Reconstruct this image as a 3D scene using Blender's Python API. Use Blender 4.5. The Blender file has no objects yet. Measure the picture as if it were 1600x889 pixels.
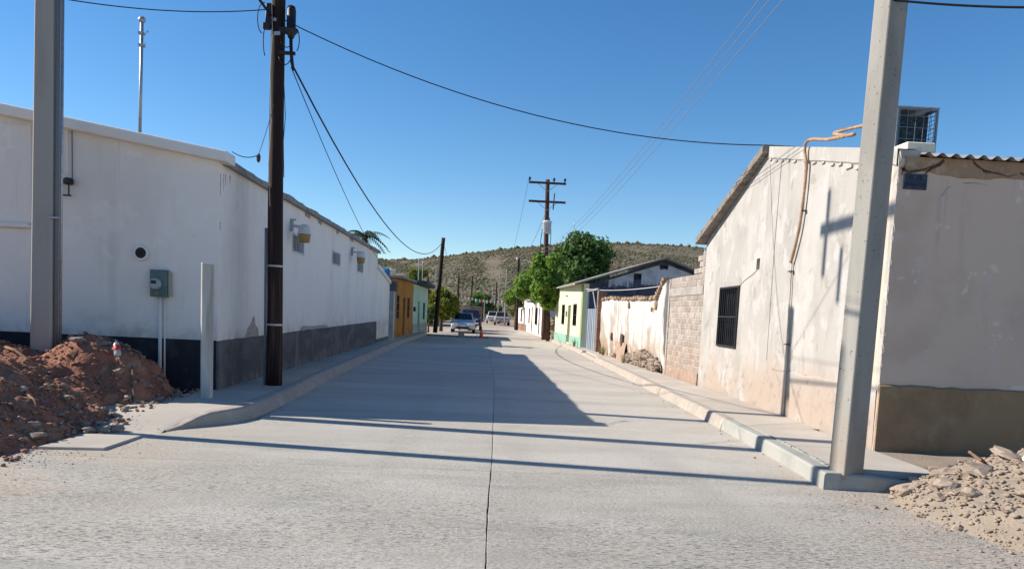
import bpy, bmesh, math, random
import numpy as np
from mathutils import Vector, Matrix, noise

random.seed(7)
rng = np.random.default_rng(7)
R = math.radians
S = bpy.context.scene
COL = S.collection

# ------------------------------------------------------------------ camera, sky, sun, exposure
cam_d = bpy.data.cameras.new('camera')
cam = bpy.data.objects.new('camera', cam_d); COL.objects.link(cam); S.camera = cam
CM = ((0.99812491, -0.04061993, 0.04578961), (0.04182139, -0.09367454, -0.99472411), (0.04469495, 0.99477389, -0.09180011))
cx, cy, cz = Vector(CM[0]), Vector(CM[1]), Vector(CM[2])
m = Matrix((cx, -cy, -cz)).transposed().to_4x4()
m.translation = Vector((0, 0, 1.6))
cam.matrix_world = m
cam_d.sensor_fit = 'HORIZONTAL'; cam_d.sensor_width = 36; cam_d.lens = 27.0
cam_d.shift_y = (600 - 444.5) / 1600
cam_d.clip_start = 0.1; cam_d.clip_end = 6000

SUN_EL = R(32.6)
sx, sy = -1.0, 0.175                       # horizontal direction towards the sun
n_ = math.hypot(sx, sy); sx /= n_; sy /= n_
w = bpy.data.worlds.new('World'); S.world = w; w.use_nodes = True
nt = w.node_tree
bg = nt.nodes['Background']
sky = nt.nodes.new('ShaderNodeTexSky'); sky.sky_type = 'NISHITA'; sky.sun_disc = False
sky.sun_elevation = SUN_EL; sky.sun_rotation = math.atan2(sx, sy)
sky.altitude = 800; sky.air_density = 1.0; sky.dust_density = 0.08; sky.ozone_density = 3.0
hsv = nt.nodes.new('ShaderNodeHueSaturation'); hsv.inputs['Saturation'].default_value = 1.25
nt.links.new(sky.outputs[0], hsv.inputs['Color']); nt.links.new(hsv.outputs[0], bg.inputs['Color'])
bg.inputs['Strength'].default_value = 0.074
sun_d = bpy.data.lights.new('sun', 'SUN'); sun_d.energy = 3.7; sun_d.angle = R(0.42); sun_d.color = (1.0, 0.91, 0.79)
sun = bpy.data.objects.new('sun', sun_d); COL.objects.link(sun)
sv = Vector((sx * math.cos(SUN_EL), sy * math.cos(SUN_EL), math.sin(SUN_EL)))
sun.rotation_euler = sv.to_track_quat('Z', 'Y').to_euler()
sun.location = sv * 60
S.view_settings.view_transform = 'Standard'; S.view_settings.look = 'None'
S.view_settings.exposure = 1.03; S.view_settings.gamma = 1.0

# ------------------------------------------------------------------ materials
MATS = {}
def mat(name, base, rough=0.85, layers=(), bump=(), spec=0.25, metal=0.0, alpha=None, trans=None):
    if name in MATS: return MATS[name]
    M = bpy.data.materials.new(name); M.use_nodes = True; MATS[name] = M
    t = M.node_tree; N, L = t.nodes, t.links
    b = N['Principled BSDF']
    b.inputs['Roughness'].default_value = rough; b.inputs['Metallic'].default_value = metal
    b.inputs['Specular IOR Level'].default_value = spec
    pos = N.new('ShaderNodeNewGeometry').outputs['Position']
    sep = None
    def nz(sc, det=5, off=0.0, rg=0.55, dist=0.0):
        v = N.new('ShaderNodeVectorMath'); v.operation = 'MULTIPLY_ADD'
        L.new(pos, v.inputs[0]); v.inputs[1].default_value = sc if hasattr(sc, '__len__') else (sc,) * 3
        v.inputs[2].default_value = (off * 3.1, off * 1.7, off)
        n = N.new('ShaderNodeTexNoise'); n.inputs['Scale'].default_value = 1.0; n.inputs['Detail'].default_value = det
        n.inputs['Roughness'].default_value = rg; n.inputs['Distortion'].default_value = dist
        L.new(v.outputs[0], n.inputs['Vector']); return n.outputs[0]
    def mr(src, a, c, smooth=True):
        q = N.new('ShaderNodeMapRange'); q.interpolation_type = 'SMOOTHSTEP' if smooth else 'LINEAR'
        q.inputs[1].default_value = a; q.inputs[2].default_value = c; L.new(src, q.inputs[0]); return q.outputs[0]
    def mth(op, a, c):
        q = N.new('ShaderNodeMath'); q.operation = op
        for i, x in enumerate((a, c)):
            if isinstance(x, (int, float)): q.inputs[i].default_value = x
            else: L.new(x, q.inputs[i])
        return q.outputs[0]
    col = None
    rgb = N.new('ShaderNodeRGB'); rgb.outputs[0].default_value = (*base, 1); col = rgb.outputs[0]
    for i, ly in enumerate(layers):
        f = mr(nz(ly.get('sc', 3), ly.get('det', 5), ly.get('off', i * 7.3 + 1.1), ly.get('rg', .55), ly.get('dist', 0.)), ly.get('lo', .45), ly.get('hi', .65))
        if 'z' in ly:
            if sep is None:
                sep = N.new('ShaderNodeSeparateXYZ'); L.new(pos, sep.inputs[0])
            zz = sep.outputs[{'x': 0, 'y': 1, 'z': 2}[ly.get('axis', 'z')]]
            if ly.get('jit', .5):
                jn = nz(ly.get('jsc', 2.0), 4, i * 3.3 + 9)
                zz = mth('ADD', zz, mth('MULTIPLY', mth('SUBTRACT', jn, .5), ly.get('jit', .5)))
            f = mth('MULTIPLY', f, mr(zz, ly['z'][1], ly['z'][0]))
        if 'msk' in ly: f = mth('MULTIPLY', f, mr(nz(ly['msk'][0], 3, i * 2.9 + 77), ly['msk'][1], ly['msk'][2]))
        f = mth('MULTIPLY', f, ly.get('amt', 1.0))
        mx = N.new('ShaderNodeMix'); mx.data_type = 'RGBA'
        L.new(f, mx.inputs[0]); L.new(col, mx.inputs[6]); mx.inputs[7].default_value = (*ly['c'], 1); col = mx.outputs[2]
    if name in ('road_concrete', 'sidewalk_concrete', 'cement_block', 'fired_brick'):
        oi = N.new('ShaderNodeObjectInfo'); hv = N.new('ShaderNodeHueSaturation'); q = N.new('ShaderNodeMapRange')
        q.inputs[3].default_value, q.inputs[4].default_value = (.93, 1.05) if 'concrete' in name else (.82, 1.12)
        L.new(oi.outputs['Random'], q.inputs[0]); L.new(q.outputs[0], hv.inputs['Value']); L.new(col, hv.inputs['Color']); col = hv.outputs[0]
    L.new(col, b.inputs['Base Color'])
    nrm = None
    for i, (sc, st, ds) in enumerate(bump):
        bp = N.new('ShaderNodeBump'); bp.inputs['Strength'].default_value = st; bp.inputs['Distance'].default_value = ds
        L.new(nz(sc, 5, i * 5.1 + 20, .6), bp.inputs['Height'])
        if nrm is not None: L.new(nrm, bp.inputs['Normal'])
        nrm = bp.outputs[0]
    if nrm is not None: L.new(nrm, b.inputs['Normal'])
    if trans:
        out = N['Material Output']; tr = N.new('ShaderNodeBsdfTranslucent'); ms = N.new('ShaderNodeMixShader')
        ms.inputs[0].default_value = trans; L.new(col, tr.inputs[0]); L.new(b.outputs[0], ms.inputs[1]); L.new(tr.outputs[0], ms.inputs[2])
        L.new(ms.outputs[0], out.inputs[0])
    if alpha: b.inputs['Transmission Weight'].default_value = alpha; b.inputs['IOR'].default_value = 1.45
    return M

road_m = mat('road_concrete', (.455, .425, .37), .9, [
    dict(c=(.515, .485, .43), sc=(.35, .9, 1), lo=.42, hi=.62), dict(c=(.385, .37, .32), sc=(.5, 1.6, 1), lo=.5, hi=.7, amt=.8, off=4),
    dict(c=(.34, .35, .31), sc=(.7, 2.2, 1), lo=.54, hi=.74, amt=.7, off=14), dict(c=(.37, .35, .31), sc=(1.1, .06, 1), lo=.52, hi=.68, amt=.45, off=61),
    dict(c=(.54, .515, .47), sc=(.6, 9, 1), lo=.55, hi=.72, amt=.6, off=51),
    dict(c=(.50, .42, .335), sc=(.9, 1.4, 1), lo=.36, hi=.58, amt=.8, off=5, axis='x', z=(-4.6, -1.6), jit=1.5), dict(c=(.50, .415, .345), sc=(.8, 1.2, 1), lo=.38, hi=.6, amt=.75, off=15, axis='x', z=(4.2, 2.2), jit=1.2),
    dict(c=(.47, .395, .335), sc=(.4, .5, 1), lo=.36, hi=.6, amt=.7, off=25, axis='y', z=(24, 13), jit=6),
    dict(c=(.54, .515, .465), sc=(.25, 1.1, 1), lo=.36, hi=.6, amt=.6, off=91, axis='y', z=(12, 7), jit=2),
    dict(c=(.15, .14, .125), sc=(15, 62, 1), lo=.52, hi=.62, det=3, amt=.85, axis='y', z=(6.2, 8.6), jit=1.6, msk=((.5, .8, 1), .36, .58)), dict(c=(.17, .16, .145), sc=(34, 60, 5), lo=.55, hi=.65, det=2, amt=.8, off=8, axis='y', z=(6.6, 9.5), jit=1.6, msk=((.8, 1.1, 1), .40, .58)),
    dict(c=(.30, .285, .255), sc=(5, 40, 1), lo=.58, hi=.7, det=4, amt=.6, off=19), dict(c=(.64, .61, .56), sc=(20, 80, 5), lo=.58, hi=.7, det=2, amt=.5, off=38), dict(c=(.13, .12, .105), sc=(1.6, 3.2, 1), lo=.70, hi=.75, det=6, amt=.6, off=71)],
    [((3, 75, 3), .9, .014), ((26, 60, 20), .8, .016), ((.7, .5, 1), .15, .06)])
joint_m = mat('joint_dark', (.19, .165, .14), .95, [dict(c=(.2, .17, .14), sc=6)], [((40, 40, 40), .3, .01)])
walk_m = mat('sidewalk_concrete', (.44, .40, .345), .9, [dict(c=(.50, .455, .40), sc=(1, 1.2, 1)), dict(c=(.40, .34, .29), sc=(.6, .8, 1), lo=.5, hi=.7, amt=.7), dict(c=(.3, .28, .25), sc=14, lo=.62, hi=.72, amt=.5)], [((40, 40, 40), .25, .008), ((5, 5, 5), .15, .03)])
kerb_m = mat('kerb_concrete', (.385, .335, .285), .9, [dict(c=(.34, .30, .265), sc=1.5), dict(c=(.45, .42, .385), sc=5, lo=.52, hi=.7, amt=.7), dict(c=(.3, .26, .23), sc=18, lo=.6, hi=.72, amt=.5)], [((30, 30, 30), .35, .012)])
kerbn_m = mat('kerb_fresh_concrete', (.345, .345, .315), .85, [dict(c=(.295, .30, .275), sc=2), dict(c=(.42, .415, .385), sc=7, lo=.55, hi=.7, amt=.6)], [((30, 30, 30), .25, .01)])
dirt_m = mat('ground_dirt', (.36, .285, .215), .95, [dict(c=(.43, .36, .285), sc=.5), dict(c=(.28, .21, .155), sc=2.5, lo=.5, hi=.68, amt=.7), dict(c=(.48, .44, .38), sc=25, lo=.6, hi=.7, amt=.5)], [((18, 18, 18), .5, .03)])
sand_m = mat('pale_dirt', (.285, .235, .185), .95, [dict(c=(.26, .21, .16), sc=3), dict(c=(.37, .33, .28), sc=24, lo=.58, hi=.7, amt=.6), dict(c=(.21, .165, .125), sc=11, lo=.58, hi=.7, amt=.6)], [((30, 30, 30), .5, .02)])
moist_m = mat('red_brown_dirt', (.39, .18, .11), .95, [dict(c=(.26, .108, .068), sc=1.4, lo=.42, hi=.6), dict(c=(.34, .215, .16), sc=6, lo=.54, hi=.68, amt=.7), dict(c=(.31, .115, .065), sc=2.2, lo=.55, hi=.7, amt=.6, off=13), dict(c=(.36, .30, .25), sc=34, lo=.6, hi=.68, amt=.7)], [((22, 22, 22), .8, .05), ((70, 70, 70), .5, .015)])
clod_m = mat('brown_clods', (.33, .17, .115), .95, [dict(c=(.22, .10, .07), sc=3), dict(c=(.36, .28, .22), sc=11, lo=.56, hi=.66)], [((60, 60, 60), .4, .01)])
stone_m = mat('stone_grey', (.29, .235, .195), .9, [dict(c=(.20, .15, .12), sc=4), dict(c=(.40, .355, .31), sc=9, lo=.52, hi=.68, amt=.7)], [((35, 35, 35), .4, .012)])
stone2_m = mat('stone_tan', (.33, .265, .21), .92, [dict(c=(.25, .19, .145), sc=5), dict(c=(.40, .345, .285), sc=10, lo=.5, hi=.7, amt=.6)], [((35, 35, 35), .4, .012)])
white_m = mat('white_wall_paint', (.82, .755, .70), .85, [dict(c=(.72, .66, .60), sc=(.8, .8, .35), lo=.45, hi=.7, amt=.8), dict(c=(.66, .59, .53), sc=(3, 3, .25), lo=.56, hi=.74, amt=.5), dict(c=(.58, .50, .44), sc=3, lo=.45, hi=.65, z=(.95, 1.5), amt=.6), dict(c=(.45, .43, .40), sc=22, lo=.68, hi=.72, amt=.5), dict(c=(.60, .545, .49), sc=(12, 12, .35), lo=.62, hi=.72, amt=.4, off=33), dict(c=(.50, .42, .35), sc=(5, 5, 2.5), lo=.40, hi=.6, z=(.9, 1.22), jit=.35, amt=.5, off=43), dict(c=(.84, .79, .73), sc=1.3, lo=.60, hi=.615, amt=.5, det=7, off=83)], [((1.6, 1.6, 1.6), .4, .07), ((6, 6, 6), .22, .02), ((30, 30, 30), .15, .01)])
trim_m = mat('white_trim_paint', (.76, .71, .66), .8, [dict(c=(.70, .68, .65), sc=2.5, amt=.7)], [((12, 12, 12), .15, .01)])
black_m = mat('black_plinth_paint', (.022, .023, .028), .7, [dict(c=(.05, .048, .05), sc=3, lo=.5, hi=.7), dict(c=(.16, .14, .125), sc=7, lo=.6, hi=.72, amt=.6, z=(.1, .7))], [((20, 20, 20), .3, .01)])
char_m = mat('faded_black_plinth', (.085, .083, .086), .85, [dict(c=(.13, .125, .125), sc=(1, 1, 3), lo=.42, hi=.65), dict(c=(.2, .19, .18), sc=(2.5, 2.5, .8), lo=.55, hi=.72, amt=.6), dict(c=(.26, .23, .2), sc=4, lo=.45, hi=.6, z=(.1, .45), amt=.6)], [((16, 16, 16), .3, .012)])
roofg_m = mat('roof_edge_grey', (.27, .265, .25), .9, [dict(c=(.18, .165, .15), sc=4), dict(c=(.38, .36, .34), sc=9, lo=.55, hi=.7)], [((20, 20, 20), .4, .02)])
bare_m = mat('bare_plaster', (.40, .36, .31), .95, [dict(c=(.3, .26, .215), sc=8)], [((30, 30, 30), .5, .02)])
rust_m = mat('rust_streak', (.33, .29, .24), .95, [dict(c=(.55, .53, .5), sc=30, lo=.45, hi=.6), dict(c=(.2, .15, .11), sc=40, lo=.55, hi=.7)])
rwall_m = mat('worn_grey_plaster', (.385, .365, .34), .92, [
    dict(c=(.435, .415, .39), sc=(1.1, 1.1, .7), lo=.45, hi=.6), dict(c=(.31, .295, .27), sc=(1.6, 1.6, .8), lo=.5, hi=.68, amt=.6, off=3), dict(c=(.27, .25, .22), sc=(5, 5, 1.2), lo=.58, hi=.70, amt=.5, off=11),
    dict(c=(.48, .465, .44), sc=(3, 3, 2.2), lo=.55, hi=.62, amt=.55, off=17), dict(c=(.385, .305, .25), sc=.9, lo=.36, hi=.55, z=(.4, 1.5), jit=.9, amt=.9, off=23), dict(c=(.25, .21, .175), sc=6, lo=.55, hi=.68, z=(.5, 1.1), amt=.6, off=29),
    dict(c=(.24, .22, .2), sc=26, lo=.66, hi=.70, amt=.6), dict(c=(.27, .25, .225), sc=(9, 9, .5), lo=.60, hi=.70, amt=.45, off=47), dict(c=(.26, .235, .20), sc=2.3, lo=.625, hi=.64, amt=.5, det=8, off=57)], [((3, 3, 3), .3, .05), ((24, 24, 24), .25, .012)])
rfront_m = mat('mauve_plaster', (.61, .48, .385), .92, [dict(c=(.54, .42, .335), sc=(1.0, 1, 1.2)), dict(c=(.60, .50, .46), sc=3, lo=.55, hi=.7, amt=.5), dict(c=(.72, .62, .53), sc=3.2, lo=.63, hi=.67, amt=.7, det=6), dict(c=(.43, .34, .285), sc=(7, 7, .8), lo=.6, hi=.72, amt=.45), dict(c=(.2, .17, .16), sc=17, lo=.70, hi=.75, amt=.7)], [((5, 5, 5), .25, .03)])
olive_m = mat('olive_plinth', (.30, .205, .12), .85, [dict(c=(.23, .155, .09), sc=1.4), dict(c=(.34, .26, .165), sc=4, lo=.5, hi=.7, amt=.6), dict(c=(.25, .2, .15), sc=6, lo=.6, hi=.72, amt=.5, z=(.1, .5))], [((14, 14, 14), .3, .015)])
mud_m = mat('adobe_mud', (.36, .25, .165), .95, [dict(c=(.28, .185, .12), sc=3), dict(c=(.44, .34, .25), sc=8, lo=.52, hi=.7)], [((18, 18, 18), .6, .03)])
adobe_m = mat('limewashed_adobe', (.60, .585, .555), .92, [
    dict(c=(.33, .295, .26), sc=(4.5, 4.5, .25), lo=.50, hi=.64, amt=.85), dict(c=(.35, .29, .24), sc=(.9, .9, .6), lo=.48, hi=.6, amt=.9, z=(1.4, 2.4), jit=.8), dict(c=(.60, .575, .53), sc=(1.5, 1.5, .5), lo=.55, hi=.64, amt=.8),
    dict(c=(.35, .255, .19), sc=1.6, lo=.38, hi=.54, z=(.45, 1.25), jit=.8)], [((6, 6, 6), .5, .05), ((24, 24, 24), .35, .02)])
block_m = mat('cement_block', (.33, .285, .25), .95, [dict(c=(.40, .355, .32), sc=4), dict(c=(.26, .215, .185), sc=7, lo=.55, hi=.7, amt=.7), dict(c=(.36, .265, .205), sc=1.1, lo=.4, hi=.6, z=(.6, 1.4), amt=.7)], [((40, 40, 40), .5, .012)])
mortar_m = mat('mortar', (.42, .375, .335), .95, [dict(c=(.33, .28, .24), sc=6)], [((40, 40, 40), .5, .02)])
pole_c_m = mat('cast_concrete', (.29, .28, .255), .85, [dict(c=(.245, .235, .215), sc=(3, 3, .8)), dict(c=(.335, .325, .295), sc=(5, 5, .6), lo=.52, hi=.7, amt=.7), dict(c=(.07, .065, .06), sc=30, lo=.675, hi=.71, det=2, amt=.9), dict(c=(.30, .235, .18), sc=2, lo=.3, hi=.5, z=(.2, 1.0), amt=.6)], [((45, 45, 30), .3, .008)])
pole_l_m = mat('smooth_concrete', (.36, .335, .30), .85, [dict(c=(.32, .295, .265), sc=(3, 3, .5)), dict(c=(.40, .33, .255), sc=2, lo=.3, hi=.55, z=(.8, 1.6), amt=.6)], [((30, 30, 12), .2, .006)])
wood_m = mat('creosote_wood', (.020, .012, .011), .8, [dict(c=(.085, .045, .032), sc=(14, 14, .5), lo=.48, hi=.66), dict(c=(.018, .011, .010), sc=(3, 3, .6), lo=.5, hi=.7), dict(c=(.13, .08, .06), sc=(22, 22, 1.2), lo=.64, hi=.74, amt=.7)], [((40, 40, 1.5), .7, .012)])
wood2_m = mat('brown_pole_wood', (.10, .052, .038), .85, [dict(c=(.055, .028, .022), sc=(9, 9, .4)), dict(c=(.15, .09, .065), sc=(16, 16, .8), lo=.58, hi=.7, amt=.6)], [((30, 30, 1.5), .5, .012)])
cable_m = mat('black_cable', (.018, .018, .022), .6)
dev_m = mat('black_plastic', (.016, .016, .022), .5, spec=.4)
galv_m = mat('galvanised_steel', (.42, .43, .45), .45, [dict(c=(.33, .34, .36), sc=20)], metal=.6, spec=.5)
alum_m = mat('aluminium_wire', (.20, .22, .26), .6)
green_box_m = mat('grey_green_enamel', (.105, .17, .175), .5, [dict(c=(.08, .135, .14), sc=6), dict(c=(.16, .2, .19), sc=14, lo=.6, hi=.7, amt=.5)], spec=.4)
glass_m = mat('dark_glass', (.012, .014, .018), .12, [dict(c=(.03, .035, .04), sc=4)], spec=.5)
iron_m = mat('black_iron', (.022, .021, .024), .55, [dict(c=(.06, .04, .03), sc=20, lo=.6, hi=.7)], spec=.4)
grey_iron_m = mat('faded_white_iron', (.55, .54, .53), .6)
lampw_m = mat('lamp_grey_paint', (.62, .62, .62), .5, spec=.4)
amber_m = mat('amber_acrylic', (.52, .335, .12), .35, [dict(c=(.44, .27, .09), sc=8)], spec=.4, trans=.35)
orange_m = mat('ochre_orange_paint', (.43, .185, .030), .85, [dict(c=(.36, .145, .022), sc=1), dict(c=(.47, .23, .05), sc=(5, 5, .8), lo=.55, hi=.7), dict(c=(.2, .09, .03), sc=2, lo=.45, hi=.6, z=(.25, .7), amt=.7)], [((10, 10, 10), .2, .01)])
mint_m = mat('mint_paint', (.47, .66, .55), .85, [dict(c=(.35, .58, .45), sc=1), dict(c=(.30, .44, .37), sc=3, lo=.45, hi=.6, z=(.4, 1.0), amt=.7)])
darkgreen_m = mat('dark_green_door', (.05, .16, .13), .6)
brown_door_m = mat('brown_door', (.10, .07, .05), .7, [dict(c=(.15, .11, .08), sc=(12, 12, 1))])
yellow_m = mat('pale_yellow_paint', (.74, .735, .44), .85, [dict(c=(.69, .685, .40), sc=1), dict(c=(.60, .58, .42), sc=3, lo=.5, hi=.65, z=(.6, 1.2)), dict(c=(.77, .765, .57), sc=4, lo=.55, hi=.7)])
teal_m = mat('teal_green_paint', (.22, .42, .34), .8, [dict(c=(.3, .45, .36), sc=5, lo=.5, hi=.65)])
gate_m = mat('grey_blue_sheet_metal', (.25, .30, .35), .5, [dict(c=(.20, .245, .285), sc=(8, 8, .6)), dict(c=(.33, .37, .41), sc=2, lo=.5, hi=.7)], spec=.4)
brick_m = mat('fired_brick', (.27, .15, .10), .92, [dict(c=(.20, .105, .07), sc=4), dict(c=(.34, .22, .16), sc=9, lo=.5, hi=.7)], [((30, 30, 30), .4, .01)])
tin_m = mat('corrugated_tin', (.46, .47, .48), .4, [dict(c=(.32, .30, .28), sc=3, lo=.5, hi=.7)], metal=.5, spec=.5)
tind_m = mat('weathered_roof', (.30, .27, .245), .8, [dict(c=(.18, .15, .13), sc=2), dict(c=(.4, .37, .34), sc=6, lo=.55, hi=.7)])
slate_m = mat('dark_blue_gable', (.085, .095, .125), .9, [dict(c=(.055, .06, .08), sc=2), dict(c=(.15, .155, .175), sc=4, lo=.55, hi=.7)])
gablew_m = mat('chalky_white_gable', (.60, .61, .62), .9, [dict(c=(.45, .46, .48), sc=(2, 2, 2)), dict(c=(.12, .125, .15), sc=(6, 6, 1.5), lo=.42, hi=.52, z=(3.05, 3.45), jit=.6)])
cream_m = mat('cream_block_paint', (.72, .68, .55), .85, [dict(c=(.62, .57, .45), sc=10)])
cool_m = mat('cooler_pad', (.030, .050, .062), .9, [dict(c=(.06, .09, .10), sc=9, lo=.5, hi=.7), dict(c=(.015, .025, .03), sc=25)])
bluegrey_m = mat('grey_blue_wire', (.17, .21, .25), .5)
sign_m = mat('navy_sign_enamel', (.035, .052, .085), .7, [dict(c=(.055, .075, .105), sc=12), dict(c=(.09, .11, .13), sc=20, lo=.6, hi=.72)])
signt_m = mat('black_lettering', (.012, .016, .026), .7)
foam_m = mat('orange_pipe_wrap', (.35, .225, .145), .9, [dict(c=(.44, .31, .21), sc=14), dict(c=(.22, .13, .08), sc=9, lo=.55, hi=.7)], [((60, 60, 20), .5, .01)])
pvc_m = mat('dusty_pvc', (.52, .47, .40), .7, [dict(c=(.42, .36, .29), sc=6)])
crack_m = mat('crack_earth', (.085, .052, .038), .95, [dict(c=(.16, .1, .07), sc=25)])
mark_m = mat('pole_marking', (.15, .14, .135), .9)
hill_m = mat('hill_soil', (.165, .135, .095), .95, [dict(c=(.135, .115, .075), sc=.02), dict(c=(.20, .16, .115), sc=.07, lo=.5, hi=.66), dict(c=(.14, .12, .075), sc=.15, lo=.5, hi=.65, amt=.8)], [((.5, .5, .5), .6, .8)])  # soil and scrub tones kept close, low contrast painted in place of distance haze
scrub_m = mat('dry_scrub', (.125, .122, .062), .95, [dict(c=(.16, .13, .085), sc=.03), dict(c=(.095, .105, .05), sc=.02, lo=.45, hi=.6), dict(c=(.17, .14, .10), sc=.31, lo=.55, hi=.65, off=40)])
leaf_m = mat('green_leaf', (.20, .32, .055), .6, [dict(c=(.11, .21, .035), sc=.9), dict(c=(.23, .34, .06), sc=3, lo=.52, hi=.68)], trans=.45)
leafd_m = mat('dark_green_leaf', (.09, .165, .04), .6, [dict(c=(.06, .12, .03), sc=.8), dict(c=(.14, .22, .05), sc=2.5, lo=.55, hi=.7)], trans=.3)
leafy_m = mat('yellow_green_leaf', (.20, .22, .03), .6, [dict(c=(.13, .18, .03), sc=1.2), dict(c=(.29, .28, .045), sc=2.5, lo=.5, hi=.66)], trans=.35)
palm_m = mat('palm_leaf', (.045, .085, .045), .55, [dict(c=(.08, .12, .06), sc=3)], trans=.2)
bark_m = mat('bark', (.10, .072, .052), .95, [dict(c=(.06, .042, .03), sc=(12, 12, 2))], [((20, 20, 4), .6, .03)])
redp_m = mat('dull_red_paint', (.33, .075, .06), .8, [dict(c=(.25, .06, .05), sc=4)])
rubber_m = mat('tyre_rubber', (.015, .015, .016), .85)
carp_m = mat('silver_blue_car_paint', (.50, .55, .60), .3, spec=.5)
card_m = mat('dark_truck_paint', (.03, .035, .055), .3, spec=.5)
cars_m = mat('dusty_tan_car_paint', (.33, .29, .26), .4, [dict(c=(.4, .35, .3), sc=3)], spec=.5)
carr_m = mat('white_car_paint', (.6, .58, .56), .35, spec=.5)
plank_m = mat('faded_pink_boards', (.42, .27, .235), .85, [dict(c=(.35, .22, .19), sc=(2, 2, 9))])
cone_m = mat('orange_cone_plastic', (.75, .10, .035), .5, spec=.4)
flagr_m = mat('red_flag', (.6, .03, .05), .7, trans=.3); flagg_m = mat('green_flag', (.03, .32, .13), .7, trans=.3); flagw_m = mat('white_flag', (.78, .78, .76), .7, trans=.3)
blue_m = mat('blue_tank_plastic', (.06, .24, .42), .5)
pet_m = mat('clear_dusty_plastic', (.62, .64, .64), .25, [dict(c=(.5, .48, .45), sc=18)], spec=.5, alpha=.35)
label_m = mat('red_bottle_label', (.62, .02, .035), .4, spec=.4)
text_w_m = mat('white_lettering', (.8, .8, .8), .6)
root_m = mat('dry_root', (.17, .10, .065), .9, [dict(c=(.25, .17, .11), sc=30)])
straw_m = mat('dry_weed_stem', (.36, .30, .18), .9, [dict(c=(.2, .2, .09), sc=9)], trans=.2)

# ------------------------------------------------------------------ builders
ROOT = {}
def org(o): return ROOT.get(o.name, Vector((0, 0, 0))) if o else Vector((0, 0, 0))

def tag(o, label=None, cat=None, group=None, kind=None):
    if label: o['label'] = label
    if cat: o['category'] = cat
    if group: o['group'] = group
    if kind: o['kind'] = kind
    return o

def thing(name, label, cat, loc=(0, 0, 0), group=None):
    o = bpy.data.objects.new(name, None); COL.objects.link(o); o.empty_display_size = .2
    o.location = loc; ROOT[o.name] = Vector(loc)
    return tag(o, label, cat, group)

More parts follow.
